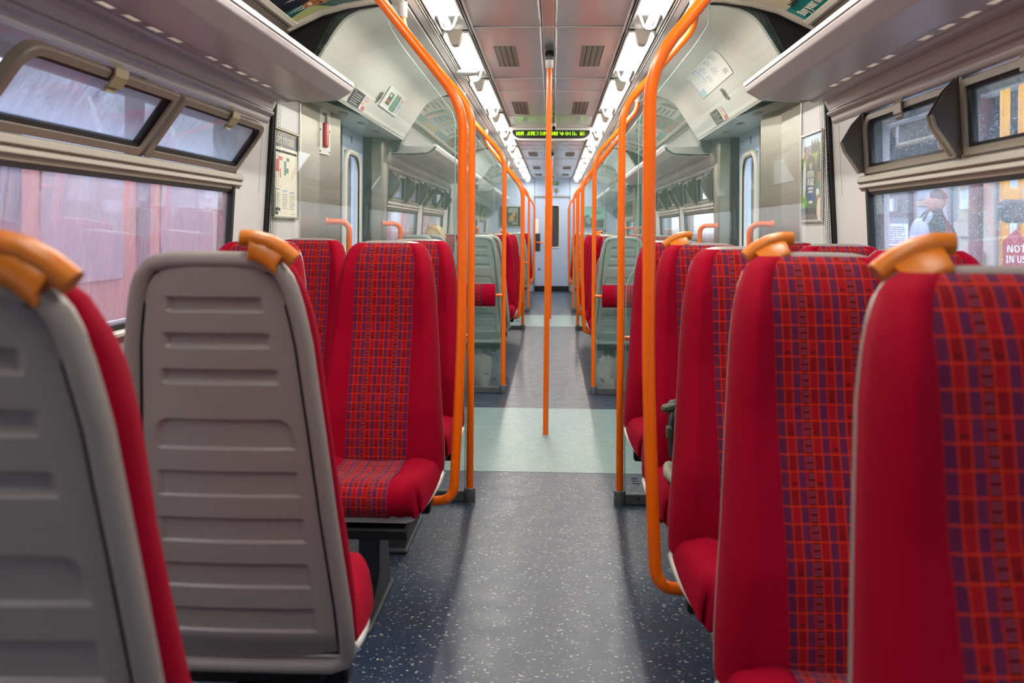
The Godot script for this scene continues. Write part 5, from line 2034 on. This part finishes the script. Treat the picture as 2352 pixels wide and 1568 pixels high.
func build_display() -> void:
	var t := thing("led_sign", "hanging white display with yellow-green dot letters across the aisle", "display")
	var d := 9.05
	var b := Mb.new()
	var body := cut2([Vector2(-0.425, 2.262), Vector2(-0.425, 2.225), Vector2(-0.330, 2.105), Vector2(0.336, 2.105), Vector2(0.431, 2.225), Vector2(0.431, 2.262)], 0.09)
	b.prism(body, d + 0.012, d + 0.14)
	put("case", b, mats.white_trim, t)
	# rim round the window
	b = Mb.new()
	var win := cut2([Vector2(-0.385, 2.212), Vector2(-0.376, 2.168), Vector2(-0.330, 2.128), Vector2(0.336, 2.128), Vector2(0.382, 2.168), Vector2(0.391, 2.212)], 0.03)
	var rim := []
	var o1 := PackedVector3Array()
	var o2 := PackedVector3Array()
	var o3 := PackedVector3Array()
	var c := Vector2(0.003, 2.165)
	for p in win:
		var q := c + (p - c) * Vector2(1.05, 1.42)
		o1.append(Vector3(q.x, q.y, -d - 0.012))
		o2.append(Vector3(q.x, q.y, -d))
		o3.append(Vector3(p.x, p.y, -d + 0.002))
	var o4 := PackedVector3Array()
	for p in win: o4.append(Vector3(p.x, p.y, -d - 0.008))
	b.grid([o1, o2, o3, o4], true)
	put("rim", b, mats.white_trim, t)
	b = Mb.new()
	b.prism(win, d + 0.006, d + 0.010)
	put("dark_window", b, mats.black, t)
	b = Mb.new()
	b.box(at(0.003, 2.176, d + 0.004), Vector3(0.71, 0.05, 0.002))
	var olive := mat("led_field", Color(0.17, 0.15, 0.02), 0.4)
	put("dot_field", b, olive, t)
	b = Mb.new()
	var text := "HAM JUNCTION,EARLSFIELD, WI"
	var pitch := 0.0042
	var x0 := 0.003 - text.length() * 6 * pitch / 2.0
	for i in text.length():
		var g: Array = GLYPH[text[i]]
		for row in range(1, 6): # the exposure caught only the middle rows
			for col in 5:
				if int(g[row]) & (16 >> col):
					b.box(at(x0 + (i * 6 + col) * pitch, 2.200 - row * 0.0072, d + 0.002), Vector3(0.0037, 0.0062, 0.0016))
	var m := mat("led_glow", Color(0.5, 0.8, 0.0), 0.4)
	m.emission_enabled = true
	m.emission = Color(0.60, 0.95, 0.0)
	m.emission_energy_multiplier = 2.6
	var dots := put("led_dots", b, m, t)
	dots.set_meta("kind", "stuff")
	b = Mb.new()
	b.box(at(0.003, 2.249, d + 0.0), Vector3(0.86, 0.028, 0.03), 0.003)
	put("hanger", b, mats.bright_metal, t)
	for q in [[8.35, 0.030, "first"], [15.9, 0.02, "second"]]:
		var cam := thing("security_camera", "small white camera under the ceiling channel, %s" % ("just before the display" if q[0] < 10.0 else "close to the end wall"), "camera")
		b = Mb.new()
		b.lathe(Transform3D(Basis.from_euler(Vector3(1.2, 0, 0)), Vector3(q[1], 2.175, -q[0])), PackedVector2Array([Vector2(0.016, -0.04), Vector2(0.020, -0.03), Vector2(0.020, 0.02), Vector2(0.012, 0.03)]), 14)
		put("body", b, mats.white_trim, cam)
		b = Mb.new()
		b.lathe(Transform3D(Basis.from_euler(Vector3(1.2, 0, 0)), Vector3(q[1], 2.150, -q[0] + 0.045)), PackedVector2Array([Vector2(0.017, -0.012), Vector2(0.018, 0.0), Vector2(0.014, 0.012)]), 14)
		put("lens", b, mats.black, cam)
		b = Mb.new()
		b.tube(PackedVector3Array([Vector3(q[1], 2.18, -q[0]), Vector3(q[1], 2.29, -q[0])]), 0.008, 8)
		put("stem", b, mats.foot_grey, cam)
	var a := thing("round_speaker", "round grey disc hanging between two lamps of the left row", "speaker")
	b = Mb.new()
	b.lathe(at(-0.492, 0, 5.50), PackedVector2Array([Vector2(0.02, 2.15), Vector2(0.072, 2.158), Vector2(0.075, 2.166), Vector2(0.060, 2.178), Vector2(0.03, 2.185), Vector2(0.028, 2.24)]), 28)
	put("dome", b, mats.white_trim, a)

func build_bags() -> void:
	# backpack on the seat of the fourth row at the right
	var t := thing("backpack", "olive backpack with buckled straps standing on a right-hand red seat", "backpack", "", Vector3(0.50, 0.462, -2.80))
	var b := Mb.new()
	skin(b, func(p: Vector3) -> float:
		var q := (p - Vector3(0.02, 0.115, 0)).abs() - Vector3(0.085, 0.085, 0.055)
		var d := q.max(Vector3.ZERO).length() + minf(maxf(q.x, maxf(q.y, q.z)), 0.0) - 0.03
		d = blend(d, bone(p, Vector3(-0.065, 0.05, 0.075), Vector3(0.10, 0.05, 0.075), 0.036, 0.036), 0.02)
		d += 0.004 * sin(p.y * 70.0 + p.x * 30.0) * sin(p.z * 60.0)
		return d, Vector3(-0.16, -0.02, -0.13), Vector3(0.19, 0.27, 0.15), 0.012)
	var olive := mat("olive_cloth", Color(0.25, 0.25, 0.19), 0.85)
	put("body", b, olive, t)
	b = Mb.new()
	skin(b, func(p: Vector3) -> float:
		var q := (p - Vector3(0.0, 0.215, 0.01)).abs() - Vector3(0.095, 0.006, 0.075)
		return q.max(Vector3.ZERO).length() + minf(maxf(q.x, maxf(q.y, q.z)), 0.0) - 0.012 - 0.003 * sin(p.x * 50.0), Vector3(-0.15, 0.18, -0.12), Vector3(0.15, 0.26, 0.13), 0.012)
	put("lid", b, mat("olive_light", Color(0.34, 0.33, 0.25), 0.8), t)
	b = Mb.new()
	b.tube(cut([Vector3(-0.075, 0.225, 0.02), Vector3(-0.105, 0.245, 0.05), Vector3(-0.118, 0.19, 0.08), Vector3(-0.112, 0.09, 0.085)], 0.02), 0.010, 8)
	b.tube(cut([Vector3(-0.06, 0.235, 0.05), Vector3(-0.10, 0.255, 0.06), Vector3(-0.126, 0.225, 0.05)], 0.02), 0.009, 8)
	put("strap", b, mats.frame_dark, t)
	b = Mb.new()
	b.box(Transform3D(Basis.from_euler(Vector3(0, 0, 0.3)), Vector3(-0.118, 0.235, 0.062)), Vector3(0.05, 0.022, 0.03), 0.006)
	b.box(Transform3D(Basis.from_euler(Vector3(0.2, 0.2, 0.1)), Vector3(-0.122, 0.165, 0.085)), Vector3(0.016, 0.04, 0.022), 0.004)
	put("buckle", b, mat("buckle_green", Color(0.30, 0.33, 0.26), 0.4), t)
	b = Mb.new()
	b.tube(PackedVector3Array([Vector3(-0.10, 0.028, 0.105), Vector3(-0.115, 0.032, 0.04), Vector3(-0.105, 0.03, -0.04)]), 0.020, 10)
	put("roll", b, mat("roll_grey", Color(0.58, 0.55, 0.47), 0.7), t)
	# clear plastic bags under the first seats beyond the vestibule
	for q in [[0.45, 7.02, "right"], [-0.52, 7.05, "left"]]:
		var g := thing("plastic_bag", "crumpled pale plastic bag under the %s seat just beyond the first vestibule" % q[2], "bag", "", Vector3(q[0], 0.0, -q[1]))
		b = Mb.new()
		var n := FastNoiseLite.new()
		n.seed = 9
		n.frequency = 9.0
		skin(b, func(p: Vector3) -> float:
			var l := (Vector3(p.x / 0.085, (p.y - 0.13) / 0.15, p.z / 0.085)).length() - 1.0
			return maxf(l * 0.085 + n.get_noise_3d(p.x, p.y, p.z) * 0.028, -p.y + 0.002), Vector3(-0.13, -0.01, -0.13), Vector3(0.13, 0.32, 0.13), 0.013)
		var pm: StandardMaterial3D = mats.get("bag_film", null)
		if pm == null:
			pm = mat("bag_film", Color(0.88, 0.86, 0.80), 0.25)
			pm.albedo_color.a = 0.2
			pm.roughness = 0.3
			pm.transparency = BaseMaterial3D.TRANSPARENCY_ALPHA
		put("bag_body", b, pm, g)

# a clothed figure as one skin from its joints
func figure(j: Dictionary, cell: float, girth := 1.0) -> Callable:
	return func(p: Vector3) -> float:
		var d := bone(p, j.hip, j.chest, 0.135 * girth, 0.150 * girth)
		d = blend(d, bone(p, j.chest, j.neck, 0.13 * girth, 0.060), 0.07)
		d = blend(d, bone(p, j.neck, j.head, 0.050, 0.055), 0.03)
		for s in ["l", "r"]:
			d = blend(d, bone(p, j["sh" + s], j["el" + s], 0.058 * girth, 0.044 * girth), 0.05)
			d = blend(d, bone(p, j["el" + s], j["wr" + s], 0.043 * girth, 0.028), 0.03)
			d = blend(d, bone(p, j["hp" + s], j["kn" + s], 0.088 * girth, 0.058), 0.05)
			d = blend(d, bone(p, j["kn" + s], j["an" + s], 0.056, 0.042), 0.03)
			d = blend(d, bone(p, j["an" + s], j["an" + s] + Vector3(0, -0.035, 0.13), 0.045, 0.035), 0.02)
		return d

func head_skin(c: Vector3, turn: float) -> Callable:
	var bs := Basis.from_euler(Vector3(0, turn, 0)).inverse()
	return func(w: Vector3) -> float:
		var p := bs * (w - c)
		var q := Vector3(p.x / 0.074, p.y / 0.112, p.z / 0.094)
		var d := (q.length() - 1.0) * 0.08
		d = blend(d, bone(p, Vector3(0, -0.07, 0.045), Vector3(0, -0.085, 0.06), 0.036, 0.026), 0.03)
		d = blend(d, bone(p, Vector3(0, 0.012, 0.092), Vector3(0, -0.022, 0.112), 0.009, 0.014), 0.012)
		for s in [-1.0, 1.0]:
			d = maxf(d, -bone(p, Vector3(s * 0.03, 0.012, 0.104), Vector3(s * 0.034, 0.012, 0.104), 0.014, 0.014))
			d = blend(d, bone(p, Vector3(s * 0.03, 0.010, 0.078), Vector3(s * 0.031, 0.010, 0.078), 0.012, 0.012), 0.003)
			d = blend(d, bone(p, Vector3(s * 0.076, 0.018, -0.005), Vector3(s * 0.078, -0.026, 0.0), 0.012, 0.009), 0.008)
		d = maxf(d, -bone(p, Vector3(-0.020, -0.050, 0.104), Vector3(0.020, -0.050, 0.104), 0.0045, 0.0045))
		return d

func hand_skin(wr: Vector3, dir: Vector3, side: Vector3) -> Callable:
	var d0 := dir.normalized()
	var s0 := side.normalized()
	var n0 := d0.cross(s0)
	return func(p: Vector3) -> float:
		var palm := wr + d0 * 0.085
		var d := bone(p, wr, wr + d0 * 0.03, 0.026, 0.026)
		for k in 4:
			var o := s0 * (k - 1.5) * 0.019
			d = blend(d, bone(p, wr + d0 * 0.03 + o * 0.6, palm + o, 0.016, 0.013), 0.012)
		for k in 4:
			var o := s0 * (k - 1.5) * 0.020
			var l: float = [0.066, 0.078, 0.074, 0.056][k]
			var a := palm + o
			var m := a + (d0 * 0.8 + n0 * 0.5).normalized() * l * 0.5
			var e := m + (d0 * 0.2 + n0).normalized() * l * 0.5
			d = minf(d, minf(bone(p, a, m, 0.0095, 0.0088), bone(p, m, e, 0.0088, 0.0075)))
		var th := wr + d0 * 0.035 - s0 * 0.024
		d = blend(d, minf(bone(p, th, th - s0 * 0.03 + d0 * 0.03 + n0 * 0.01, 0.013, 0.011), bone(p, th - s0 * 0.03 + d0 * 0.03 + n0 * 0.01, th - s0 * 0.028 + d0 * 0.06 + n0 * 0.022, 0.011, 0.009)), 0.008)
		return d

func build_people() -> void:
	var skin_tone := mat("skin_tone", Color(0.72, 0.50, 0.42), 0.6)
	# a man on the platform, seen through the wet right window
	var t := thing("person", "person in dark coat standing on the platform outside the wet right window", "person", "", Vector3(4.17, -0.12, -10.0), -2.2)
	var j := {"hip": Vector3(0, 0.95, 0), "chest": Vector3(0, 1.30, 0.01), "neck": Vector3(0, 1.50, 0.01), "head": Vector3(0, 1.60, 0.03),
		"shl": Vector3(0.19, 1.42, 0), "ell": Vector3(0.26, 1.14, 0.03), "wrl": Vector3(0.22, 0.98, 0.20), "shr": Vector3(-0.19, 1.42, 0), "elr": Vector3(-0.25, 1.13, -0.01), "wrr": Vector3(-0.24, 0.90, 0.06),
		"hpl": Vector3(0.09, 0.92, 0), "knl": Vector3(0.11, 0.50, 0.03), "anl": Vector3(0.11, 0.08, -0.02), "hpr": Vector3(-0.09, 0.92, 0), "knr": Vector3(-0.11, 0.50, 0.02), "anr": Vector3(-0.12, 0.08, -0.03)}
	var b := Mb.new()
	skin(b, figure(j, 0.022, 1.12), Vector3(-0.42, -0.02, -0.26), Vector3(0.42, 1.68, 0.34), 0.024)
	put("body", b, mat("dark_coat", Color(0.10, 0.11, 0.13), 0.85), t)
	b = Mb.new()
	skin(b, head_skin(Vector3(0, 1.68, 0.035), 0.2), Vector3(-0.13, 1.54, -0.10), Vector3(0.13, 1.82, 0.18), 0.009)
	put("head", b, skin_tone, t)
	b = Mb.new()
	skin(b, func(p: Vector3) -> float: return maxf((Vector3(p.x / 0.082, (p.y - 1.695) / 0.115, (p.z - 0.025) / 0.102).length() - 1.0) * 0.085, maxf(1.705 - p.y, p.z - 0.095 - (p.y - 1.73) * 0.1)), Vector3(-0.12, 1.62, -0.12), Vector3(0.12, 1.83, 0.16), 0.012)
	put("hair", b, mat("hair_brown", Color(0.30, 0.22, 0.18), 0.8), t)
	for q in [["wrl", Vector3(-0.3, -0.4, 1.0), Vector3(1, 0, 0.3)], ["wrr", Vector3(0.05, -1, 0.15), Vector3(0, 0.1, -1)]]:
		b = Mb.new()
		var wr: Vector3 = j[q[0]]
		skin(b, hand_skin(wr, q[1], q[2]), wr - Vector3(0.15, 0.2, 0.15), wr + Vector3(0.15, 0.1, 0.22), 0.0075)
		put("hand", b, skin_tone, t)
	var bag := thing("shoulder_bag", "pale lilac shoulder bag hanging on the person outside the wet window", "bag", "", Vector3(3.90, -0.12, -9.85), 0.3)
	b = Mb.new()
	skin(b, func(p: Vector3) -> float:
		return (Vector3((p.x - 0.0) / 0.085, (p.y - 1.30) / 0.20, (p.z - 0.0) / 0.12).length() - 1.0) * 0.10, Vector3(-0.14, 1.04, -0.18), Vector3(0.14, 1.54, 0.18), 0.02)
	put("pouch", b, mat("bag_lilac", Color(0.66, 0.66, 0.82), 0.7), bag)
	b = Mb.new()
	b.tube(cut([Vector3(-0.01, 1.46, -0.05), Vector3(0.12, 1.60, 0.0), Vector3(-0.01, 1.46, 0.06)], 0.06), 0.014, 8)
	put("strap", b, mats.frame_dark, bag)
	# a passenger far down the car: only the blond hair and a blue hood show over the seats
	t = thing("person", "seated passenger with tousled blond hair over the far left seats", "person", "", Vector3(-1.02, -0.06, -8.05), PI)
	j = {"hip": Vector3(0, 0.56, 0.14), "chest": Vector3(0, 0.92, 0.0), "neck": Vector3(0, 1.08, -0.01), "head": Vector3(0, 1.14, 0.02),
		"shl": Vector3(0.17, 1.02, 0), "ell": Vector3(0.20, 0.76, 0.08), "wrl": Vector3(0.12, 0.66, 0.30), "shr": Vector3(-0.17, 1.02, 0), "elr": Vector3(-0.20, 0.76, 0.08), "wrr": Vector3(-0.12, 0.66, 0.30),
		"hpl": Vector3(0.09, 0.56, 0.14), "knl": Vector3(0.11, 0.58, 0.54), "anl": Vector3(0.11, 0.10, 0.56), "hpr": Vector3(-0.09, 0.56, 0.14), "knr": Vector3(-0.11, 0.58, 0.54), "anr": Vector3(-0.11, 0.10, 0.56)}
	b = Mb.new()
	skin(b, figure(j, 0.024, 0.92), Vector3(-0.34, 0.0, -0.20), Vector3(0.34, 1.20, 0.78), 0.026)
	put("body", b, mat("navy_jacket", Color(0.10, 0.14, 0.26), 0.85), t)
	b = Mb.new()
	skin(b, head_skin(Vector3(0, 1.19, 0.03), 0.0), Vector3(-0.13, 1.05, -0.10), Vector3(0.13, 1.33, 0.18), 0.009)
	put("head", b, skin_tone, t)
	b = Mb.new()
	var n := FastNoiseLite.new()
	n.seed = 4
	n.frequency = 14.0
	skin(b, func(p: Vector3) -> float: return maxf((Vector3(p.x / 0.094, (p.y - 1.20) / 0.125, (p.z - 0.012) / 0.108).length() - 1.0) * 0.09 + n.get_noise_3d(p.x * 2.0, p.y * 0.6, p.z * 2.0) * 0.035, (p.z - 0.07) - (p.y - 1.26) * 0.6), Vector3(-0.15, 1.04, -0.15), Vector3(0.15, 1.36, 0.16), 0.012)
	put("hair", b, mat("hair_blond", Color(0.76, 0.66, 0.48), 0.7), t)
	for q in [["wrl", Vector3(-0.1, -0.2, 1.0), Vector3(1, 0, 0)], ["wrr", Vector3(0.1, -0.2, 1.0), Vector3(1, 0, 0)]]:
		b = Mb.new()
		var wr: Vector3 = j[q[0]]
		skin(b, hand_skin(wr, q[1], q[2]), wr - Vector3(0.1, 0.14, 0.06), wr + Vector3(0.1, 0.08, 0.2), 0.0075)
		put("hand", b, skin_tone, t)

# ---------------------------------------------------------------- outside
func build_outside() -> void:
	# the platform side at the right
	var g := struct("platform_right")
	var b := Mb.new()
	b.box(at(4.6, -0.32, 8.0), Vector3(5.6, 0.4, 34.0))
	put("paving", b, mat("platform_grey", Color(0.52, 0.53, 0.54), 0.7), g)
	var w := struct("wall_station")
	b = Mb.new()
	b.box(at(8.2, 1.8, 9.0), Vector3(0.3, 4.4, 36.0))
	put("back_wall", b, mat("station_wall", Color(0.58, 0.62, 0.66), 0.8), w)
	var r := RandomNumberGenerator.new()
	r.seed = 12
	# shopfront glass, notice boards and shelves on the station wall
	var tones := [Color(0.80, 0.86, 0.92), Color(0.42, 0.48, 0.55), Color(0.88, 0.90, 0.92), Color(0.30, 0.33, 0.36), Color(0.66, 0.72, 0.78), Color(0.72, 0.64, 0.58)]
	for i in 6: mat("stall_%d" % i, tones[i], 0.5)
	for k in 14:
		var d := 3.5 + k * 2.0
		b = Mb.new()
		b.box(at(7.98, 1.35, d), Vector3(0.12, 1.9, 1.5), 0.03)
		put("shop_panel", b, mats["stall_%d" % (k * 5 % 6)], w)
		for q in 3:
			b = Mb.new()
			b.box(at(7.86, 0.75 + q * 0.55, d + r.randf_range(-0.3, 0.3)), Vector3(0.12, r.randf_range(0.15, 0.4), r.randf_range(0.4, 1.2)), 0.02)
			put("shop_board", b, mats["stall_%d" % r.randi_range(0, 5)], w)
	b = Mb.new()
	b.box(at(7.2, 3.15, 9.0), Vector3(2.4, 0.16, 36.0))
	put("canopy_roof", b, mat("canopy", Color(0.30, 0.31, 0.33), 0.8), w)
	for k in 12:
		b = Mb.new()
		b.box(at(7.2, 2.92, 3.0 + k * 2.2), Vector3(2.4, 0.30, 0.12))
		put("canopy_beam", b, mats.stall_3, w)
	var col := mat("column_red", Color(0.42, 0.24, 0.22), 0.6)
	for q in [[5.4, 8.2, "near the person"], [5.9, 13.0, "behind the person"], [5.2, 5.2, "toward the camera"]]:
		var t := thing("station_column", "reddish brown canopy column on the platform, %s" % q[2], "column")
		b = Mb.new()
		b.lathe(at(q[0], 0, q[1]), PackedVector2Array([Vector2(0.20, -0.12), Vector2(0.20, 0.2), Vector2(0.10, 0.28), Vector2(0.09, 2.4), Vector2(0.20, 2.75), Vector2(0.24, 3.07)]), 16)
		put("shaft", b, col, t)
	# the yellow pillar with the red sign
	var y := thing("yellow_pillar", "yellow pillar with a red house-shaped sign outside the wet right window", "pillar")
	var d := 6.35
	var x := 3.13
	b = Mb.new()
	b.box(at(x - 0.04, 1.2, d), Vector3(0.055, 2.7, 0.05), 0.01)
	b.box(at(x + 0.075, 1.2, d), Vector3(0.045, 2.7, 0.05), 0.01)
	put("post", b, mat("signal_yellow", Color(0.86, 0.58, 0.06), 0.5), y)
	b = Mb.new()
	for h in [0.2, 0.85, 1.48, 2.3]: b.box(at(x + 0.015, h, d), Vector3(0.09, 0.10, 0.04), 0.01)
	put("crossbar", b, mats.signal_yellow, y)
	b = Mb.new()
	b.box(at(x + 0.015, 1.37, d), Vector3(0.17, 0.16, 0.09), 0.02)
	put("lamp_box", b, mats.brown_frame, y)
	b = Mb.new()
	b.box(at(x + 0.015, 0.70, d - 0.01), Vector3(0.16, 0.62, 0.02), 0.01)
	put("yellow_board", b, mats.signal_yellow, y)
	b = Mb.new()
	b.prism(PackedVector2Array([Vector2(x - 0.062, 0.985), Vector2(x + 0.092, 0.985), Vector2(x + 0.092, 1.165), Vector2(x + 0.015, 1.245), Vector2(x - 0.062, 1.165)]), d - 0.045, d - 0.03)
	put("sign_plate", b, mat("sign_red", Color(0.66, 0.12, 0.14), 0.5), y)
	words("lettering", "NOT", y, Vector3(x + 0.015, 1.115, -d + 0.046), Vector3(1, 0, 0), Vector3(0, 1, 0), 0.05, mats.paper, 1.0, 0.12)
	words("lettering", "IN US", y, Vector3(x + 0.015, 1.045, -d + 0.046), Vector3(1, 0, 0), Vector3(0, 1, 0), 0.05, mats.paper, 1.0, 0.13)
	var nb := thing("notice_board", "white notice board with printed blocks, outside the wet right window", "notice board")
	var pn := Pic.new(128, 256, Color(0.90, 0.91, 0.93))
	pn.rect(0, 0, 128, 30, Color(0.55, 0.58, 0.62))
	pn.rect(0, 150, 128, 60, Color(0.42, 0.44, 0.58))
	pn.print_rows(8, 46, 110, 8, 12, 7, Color(0.55, 0.55, 0.64), r)
	pn.print_rows(8, 160, 110, 3, 16, 8, Color(0.85, 0.85, 0.9), r)
	pn.print_rows(8, 220, 110, 3, 12, 5, Color(0.5, 0.5, 0.6), r)
	var nc := Vector3(4.55, 1.10, -12.2)
	put("board", panel(nc, Vector3(1, 0, 0.5), Vector3(0, 1, 0), 0.24, 0.62, 0.03), printed("notice_print", pn.tex(), 0.6), nb)
	b = Mb.new()
	b.box(at(4.55, 0.4, 12.23), Vector3(0.06, 1.05, 0.04), 0.01)
	put("post", b, mats.frame_dark, nb)
	# a red train stands close at the left
	var t := thing("red_train", "red and pink train standing outside the left windows", "train")
	b = Mb.new()
	var prof := pv([-3.550, -0.9, -3.480, 0.2, -3.450, 0.9, -3.450, 1.9, -3.550, 2.5, -3.900, 2.9, -5.100, 3.1, -5.100, -0.9])
	b.prism(prof, -3.0, 26.0)
	put("body", b, mat("train_pink", Color(0.74, 0.46, 0.44), 0.5), t)
	b = Mb.new()
	b.prism(pv([-3.440, 1.80, -3.440, 2.34, -3.55, 2.34, -3.55, 1.80]), -3.0, 26.0)
	put("pale_band", b, mat("train_pale", Color(0.86, 0.89, 0.94), 0.4), t)
	b = Mb.new()
	b.prism(pv([-3.430, 2.34, -3.435, 2.42, -3.560, 2.72, -3.700, 2.72, -3.700, 2.34]), -3.0, 26.0)
	put("roof_band", b, mat("train_red", Color(0.55, 0.06, 0.06), 0.4), t)
	for k in 10:
		var dd := 1.9 + k * 1.9
		b = Mb.new()
		b.box(at(-3.445, 0.95, dd), Vector3(0.05, 1.9, 0.22), 0.02)
		put("door_post", b, mat("post_blue", Color(0.20, 0.22, 0.34), 0.5) if k == 0 else mats.post_blue, t)
		b = Mb.new()
		b.box(at(-3.445, 1.25, dd + 0.95), Vector3(0.03, 0.9, 1.2), 0.04)
		put("side_window", b, mat("train_window", Color(0.62, 0.56, 0.60), 0.2) if k == 0 else mats.train_window, t)
	var tr := struct("ground")
	b = Mb.new()
	b.box(at(0, -1.4, 8.0), Vector3(40.0, 0.3, 50.0))
	put("ballast", b, mat("ballast", Color(0.30, 0.28, 0.26), 0.95), tr)
